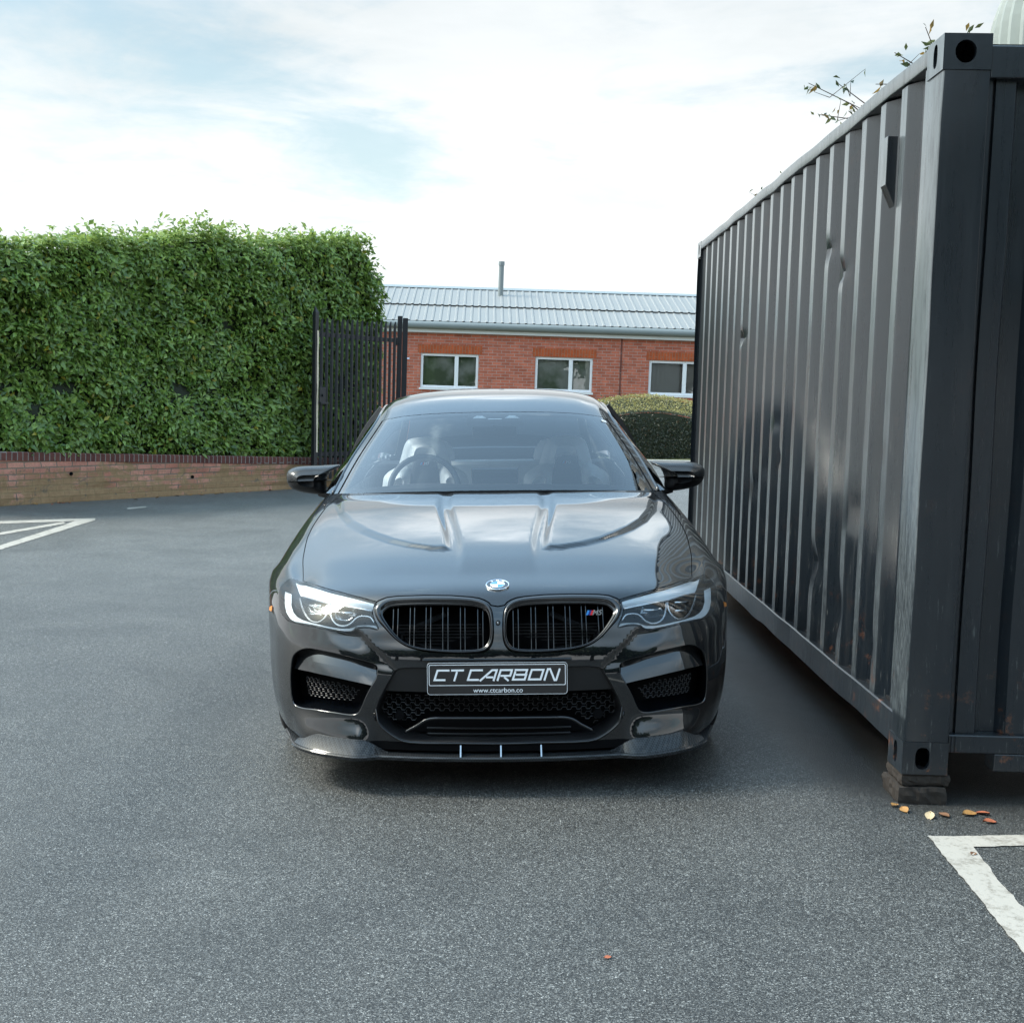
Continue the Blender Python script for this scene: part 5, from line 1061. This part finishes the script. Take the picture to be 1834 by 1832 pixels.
# ---- greenhouse: rows from the cowl to the boot; col 4 = glass edge, 5 = gutter, 6 = waistline
GH = [[(0, .70, .986), (.30, .715, .983), (.55, .775, .975), (.71, .865, .966), (.762, .925, .962), (.800, .955, .958), (.815, 1.0, .945)],
 [(0, 1.10, 1.168), (.28, 1.11, 1.165), (.51, 1.15, 1.150), (.645, 1.215, 1.134), (.692, 1.26, 1.124), (.742, 1.31, 1.112), (.845, 1.38, .948)],
 [(0, 1.50, 1.344), (.25, 1.51, 1.341), (.44, 1.54, 1.330), (.555, 1.59, 1.314), (.596, 1.63, 1.304), (.652, 1.70, 1.282), (.853, 1.75, .953)],
 [(0, 1.85, 1.436), (.25, 1.85, 1.432), (.44, 1.86, 1.416), (.54, 1.87, 1.394), (.585, 1.88, 1.376), (.632, 1.92, 1.345), (.856, 1.95, .956)],
 [(0, 2.25, 1.470), (.25, 2.25, 1.465), (.44, 2.25, 1.448), (.54, 2.25, 1.427), (.585, 2.26, 1.408), (.632, 2.28, 1.378), (.857, 2.30, .960)],
 [(0, 2.75, 1.460), (.25, 2.75, 1.455), (.43, 2.75, 1.438), (.53, 2.75, 1.417), (.575, 2.76, 1.398), (.622, 2.77, 1.368), (.853, 2.78, .966)],
 [(0, 3.30, 1.370), (.24, 3.30, 1.366), (.41, 3.30, 1.352), (.51, 3.30, 1.335), (.555, 3.30, 1.318), (.602, 3.28, 1.290), (.840, 3.22, .975)],
 [(0, 3.92, 1.06), (.25, 3.92, 1.058), (.45, 3.90, 1.052), (.58, 3.86, 1.045), (.63, 3.83, 1.04), (.69, 3.76, 1.03), (.80, 3.65, .99)]]
GHa = np.array(GH)
def gh(u, v):
    Q = np.concatenate([GHa[:, 5:0:-1]*[-1, 1, 1], GHa[:, :6]], 1); R_ = cr(Q, np.asarray(v, float).ravel()); R_ = np.swapaxes(R_, 0, 1); a = np.asarray(u, float).ravel()+5
    K = R_.shape[0]; t_ = np.clip(a, 0, K-1-1e-9); i = np.floor(t_).astype(int); f = (t_-i)[:, None]; idx = np.arange(len(a)); g = lambda k: R_[np.clip(k, 0, K-1), idx]
    p0, p1, p2, p3 = g(i-1), g(i), g(i+1), g(i+2); return .5*(2*p1+(p2-p0)*f+(2*p0-5*p1+4*p2-p3)*f*f+(3*p1-p0-3*p2+p3)*f**3)
def ghpatch(name, u0, u1, v0, v1, mat, nu=40, nv=40, dz=0, parent=car, wobble=False):
    U_, V_ = np.meshgrid(np.linspace(u0, u1, nu), np.linspace(v0, v1, nv)); p = gh(U_, V_); e = .02
    n_ = np.cross(gh(U_+e, V_)-gh(U_-e, V_), gh(U_, np.clip(V_+e, 0, 7))-gh(U_, np.clip(V_-e, 0, 7))); n_ /= np.linalg.norm(n_, axis=1)[:, None]; p = p+n_*dz
    mb = MB(); mb.grid(p.reshape(nv, nu, 3)); o = mb.build(name, mat, parent, smooth=True); o.data.normals_split_custom_set_from_vertices(n_.tolist()); return o
ghpatch('windscreen', -4, 4, .0, 1.985, 'windscreen_glass', 60, 50)
ghpatch('roof', -4.0, 4.0, 2.0, 6.0, 'car_paint', 60, 60)
ghpatch('rear_window', -4.0, 4.0, 6.02, 7, 'side_glass', 30, 16)
for sx in (-1, 1):
    ghpatch('a_pillar', sx*4.22 if sx > 0 else -4.95, 4.95 if sx > 0 else -4.22, 0.0, 2.0, 'car_paint', 8, 50)
    ghpatch('roof_rail', sx*4.04 if sx > 0 else -4.95, 4.95 if sx > 0 else -4.04, 2.0, 7.0, 'car_paint', 8, 60)
    # rubber between glass and pillar, gutter line
    mb = MB(); U_, V_ = np.meshgrid(np.linspace(sx*3.93, sx*4.24, 4), np.linspace(0, 2.02, 40)); p = gh(U_, V_)-np.array([0, -.004, .004]); mb.grid(p.reshape(40, 4, 3), flip=sx < 0); mb.build('windscreen_seal', 'matt_black', car, smooth=True)
    mb = MB(); V_ = np.linspace(0.02, 7, 90); p = gh(np.full(90, sx*4.96), V_); mb.tube([tuple(a) for a in p], .007, 6); mb.build('window_trim', 'gloss_black', car, smooth=True)
    # side glass
    V_ = np.linspace(0, 7, 60); A = cr(GHa[:, 5]*[sx, 1, 1], V_); B = cr(GHa[:, 6]*[sx, 1, 1], V_); mb = MB(); G = [A*(1-t_)+B*t_+np.array([sx*.03*math.sin(PI*t_), 0, .01*math.sin(PI*t_)]) for t_ in np.linspace(.03, 1, 8)]; mb.grid(G, flip=sx > 0); mb.build('side_window', 'side_glass', car, smooth=True)
    mb = MB(); mb.tube([tuple(a) for a in B], .009, 6); mb.build('waist_trim', 'gloss_black', car, smooth=True)
    for v_ in (3.75, 5.6):
        i = int(v_/7*59); mb = MB(); q = [tuple(G[k][i]) for k in range(8)]; mb.tube(q, .028, 6); mb.build('door_pillar', 'satin_black', car)
# dark frit band round the glass (printed on the inside)
mb = MB(); 
def fr(us, vs, flip=False): U_, V_ = np.meshgrid(us, vs); p = gh(U_, V_)-np.array([0, -.003, .004]); mb.grid(p.reshape(len(vs), len(us), 3), flip=flip)
fr(np.linspace(-3.93, 3.93, 50), np.linspace(1.90, 2.02, 4)); fr(np.linspace(-3.93, 3.93, 50), np.linspace(-.0, .10, 4))
mb.build('windscreen_frit', 'matt_black', car, smooth=True)
mb = MB(); fr(np.linspace(-.55, .55, 16), np.linspace(1.60, 1.90, 5)); mb.build('sensor_cover', 'satin_black', car, smooth=True)
mb = MB(); p = gh([0.], [1.80])[0]
for us_, vs2 in (([-.44, -.16, -.25, -.36], [1.80, 1.80, 1.88, 1.88]), ([.20, .50, .41, .30], [1.80, 1.80, 1.88, 1.88]), ([-.13, .15, .15, -.13], [1.765, 1.765, 1.78, 1.78])):
    q = gh(us_, vs2)-np.array([0, -.001, .0015]); mb.add([tuple(a) for a in q], [(0, 1, 2, 3)]); mb.build('reflection_patch', 'seat_leather', car)  # pale patches painted as reflections at the sensor housing, not real windows
mb = MB(); q = gh([3.02, 3.62], [1.80, 1.79]); q2 = gh([3.02, 3.62], [1.865, 1.855]); mb.add([tuple(a+np.array([0, -.002, .003])) for a in (q[0], q[1], q2[1], q2[0])], [(0, 1, 2, 3)]); mb.build('windscreen_sticker', 'letter_white', car)
mb = MB(); mb.box((.0, 1.60, 1.235), (.235, .03, .06)); mb.tube([(0, 1.59, 1.25), (0, 1.53, 1.33)], .010, 6); mb.build('interior_mirror', 'satin_black', car, bevel=.012)
# boot
boot = [[(0, 3.90, 1.065), (.3, 3.90, 1.062), (.6, 3.86, 1.05), (.80, 3.65, .99)], [(0, 4.06, 1.03), (.3, 4.05, 1.025), (.58, 4.0, 1.01), (.74, 3.93, .985)], [(0, 4.11, .93), (.3, 4.10, .93), (.58, 4.05, .92), (.79, 3.97, .90)], [(0, 4.12, .74), (.3, 4.11, .74), (.6, 4.08, .74), (.84, 4.0, .74)], [(0, 4.10, .45), (.3, 4.09, .45), (.6, 4.06, .45), (.84, 4.0, .45)], [(0, 4.05, .26), (.3, 4.05, .26), (.6, 4.02, .27), (.80, 3.97, .28)]]
mb = MB()
for sx in (-1, 1): mb.grid(catgrid(boot, 24, 14)*[sx, 1, 1], flip=sx < 0)
mb.build('boot_and_rear_bumper', 'car_paint', car, smooth=True)
# ---- cabin
mb = MB(); G = []
for y, z, x_ in ((.86, .945, .70), (1.10, .968, .74), (1.35, .972, .75), (1.50, .955, .76), (1.56, .90, .76), (1.60, .70, .76)): G.append([(a*x_, y+.0*abs(a), z+.012*math.exp(-((a+.5)/.25)**2)*(1 if y > 1.2 else 0)-.02*abs(a)**3) for a in np.linspace(-1, 1, 30)])
mb.grid(G); mb.build('dashboard', 'dash_plastic', car, smooth=True)
mb = MB(); mb.box((.0, 1.53, 1.005), (.25, .012, .085)); mb.build('screen', 'gloss_black', car, bevel=.006)
mb = MB(); n = 40; c = Vector((-.385, 1.66, .93)); ex = Vector((1, 0, 0)); ey = Vector((0, .38, .92)).normalized()
mb.tube([c+ex*.185*math.cos(2*PI*k/n)+ey*.185*math.sin(2*PI*k/n) for k in range(n)], .017, 8, closed=True)
for a in (0, PI, -PI/2): mb.tube([c, c+ex*.18*math.cos(a)+ey*.18*math.sin(a)], [.03, .015], 6)
mb.build('steering_wheel', 'dark_leather', car, smooth=True)
def pillow(mb, P2, yb, dep, m=None, steps=7, bulge=1.0, ex=2.4, back=0):
    P2 = np.array(P2); c = P2.mean(0); L_ = []
    if back: L_.append([(c[0]+(p[0]-c[0])*.9, yb+back, c[1]+(p[1]-c[1])*.9) for p in P2])
    for k in range(steps): t_ = k/(steps-1)*.93; s_ = (1-t_**ex)**(1/ex); L_.append([(c[0]+(p[0]-c[0])*s_, yb-dep*t_, c[1]+(p[1]-c[1])*s_) for p in P2])
    mb.loops(L_, m, cap=True, flip=True)
def seat(cx):
    st = thing('seat', '', ''); del st['label'], st['category']; st.parent = car; k = cx-.414; f = lambda L_: [(a+k, b) for a, b in smooth_loop(L_, 3)]
    mb = MB(); pillow(mb, f([(.262, 1.02), (.277, 1.097), (.30, 1.165), (.335, 1.190), (.4125, 1.197), (.49, 1.190), (.528, 1.16), (.550, 1.09), (.562, 1.02), (.50, .985), (.414, 1.0), (.33, .985)]), 2.14, .07, back=.08); mb.build('headrest', 'seat_leather', st, smooth=True)
    for mx_ in (1, -1):
        mb = MB(); L_ = [(.535, 1.045), (.60, 1.015), (.643, .985), (.662, .93), (.668, .70), (.520, .70), (.500, .86), (.488, 1.0)]
        if mx_ < 0: L_ = [(.828-a, b) for a, b in L_][::-1]
        pillow(mb, f(L_), 2.12, .09, back=.1); mb.build('side_bolster', 'seat_leather', st, smooth=True)
    mb = MB(); pillow(mb, f([(.362, 1.077), (.466, 1.077), (.495, .98), (.525, .84), (.53, .70), (.298, .70), (.303, .84), (.333, .98)]), 2.085, .022, back=.14, ex=5); mb.build('backrest_panel', 'dark_leather', st, smooth='edge')
    badge(st, .408+k, 2.061, 1.048, .018, 'letter_white').build('seat_badge', None, st)
    mb = MB(); pillow(mb, f([(.20, .66), (.63, .66), (.65, .56), (.18, .56)]), 2.1, .45, ex=6); mb.build('seat_base', 'seat_leather', st, smooth='edge')
seat(.414); seat(-.40)
mb = MB(); pillow(mb, [(-.62, .70), (.62, .70), (.60, .98), (.3, 1.02), (-.3, 1.02), (-.60, .98)], 3.05, .15, ex=5)
for x_ in (-.40, .40): pillow(mb, smooth_loop([(x_-.13, .99), (x_+.13, .99), (x_+.10, 1.14), (x_-.10, 1.14)], 3), 3.02, .08)
mb.build('rear_bench', 'seat_leather', car, smooth='edge')
mb = MB(); mb.b2((-.75, 1.2, .30), (.75, 3.2, .34)); mb.b2((-.80, 1.0, .30), (-.785, 3.2, .93)); mb.b2((.785, 1.0, .30), (.80, 3.2, .93)); mb.b2((-.78, 3.2, .30), (.78, 3.24, .98)); mb.b2((-.78, 3.24, .96), (.78, 3.85, .985)); mb.b2((-.76, .80, .30), (.76, .83, .93)); mb.build('cabin_lining', 'dash_plastic', car)
ghpatch('headlining', -4.0, 4.0, 2.02, 6.0, 'dash_plastic', 30, 30, dz=-.03)
# ---- door mirrors
MR = [(-1.0653, 1.0413), (-1.0528, 1.0631), (-1.0242, 1.0765), (-0.9803, 1.0829), (-0.8989, 1.0846), (-0.8426, 1.0871), (-0.7926, 1.0872), (-0.8054, 1.0717), (-0.837, 1.0577), (-0.8565, 1.0298), (-0.8647, 0.9986), (-0.8658, 0.9517), (-0.89, 0.9381), (-0.9338, 0.9398), (-0.9962, 0.9517), (-1.0397, 0.9691), (-1.0608, 0.9975)]
for sx in (-1, 1):
    P = [(sx*abs(a), b) for a, b in MR]; mr_ = thing('door_mirror', '', ''); del mr_['label'], mr_['category']; mr_.parent = car
    P = smooth_loop(P, 3); P = np.array(P); zc = 1.012
    U1 = P.copy(); U1[:, 1] = np.maximum(U1[:, 1], zc-.012*(np.abs(U1[:, 0])-.9)*2); Lo = P.copy(); Lo[:, 1] = np.minimum(Lo[:, 1], zc-.003-.012*(np.abs(Lo[:, 0])-.9)*2)
    def pil2(mb, Q, cen, dep, dz):
        L_ = []
        for k in range(9):
            t_ = k/8*.96; s_ = (1-t_**2.6)**(1/2.6); L_.append([(cen[0]+(p[0]-cen[0])*(s_*.55+.45 if sx*(p[0]-cen[0]) < 0 and False else s_), 1.25-dep*t_, cen[1]+(p[1]-cen[1])*s_) for p in Q])
        mb.loops(L_, cap=True, flip=sx < 0)
    cen = np.array([sx*.955, zc]); Q = P.copy()
    mb = MB(); pil2(mb, U1, cen, .12, 0); mb.build('mirror_cap', 'carbon_fibre', mr_, smooth=True)
    mb = MB(); pil2(mb, Lo, cen-np.array([0, .003]), .105, 0); mb.build('mirror_base', 'satin_black', mr_, smooth=True)
    mb = MB(); R_ = P.copy(); mb.loops([[(p[0], 1.25, p[1]) for p in P], [(cen[0]+(p[0]-cen[0])*.97, 1.275, cen[1]+(p[1]-cen[1])*.95) for p in P]]); mb.add([(cen[0]+(p[0]-cen[0])*.97, 1.275, cen[1]+(p[1]-cen[1])*.95) for p in P], [tuple(range(len(P)))], None); mb.build('mirror_glass', 'chrome' if False else 'gloss_black', mr_, smooth='edge')
    mb = MB(); mb.tube([(sx*.90, 1.23, .945), (sx*.865, 1.22, .938), (sx*.825, 1.20, .945), (sx*.79, 1.19, .955)], [.018, .020, .022, .03], 8); mb.build('mirror_arm', 'satin_black', mr_, smooth=True)
    mb = MB(); q = [(sx*a, 1.165+.02*abs(k-2)/2, zc-.004) for k, a in enumerate(np.linspace(.915, .99, 5))]; mb.tube(q, .0022, 5); mb.build('mirror_indicator', 'silver_reflector', mr_)
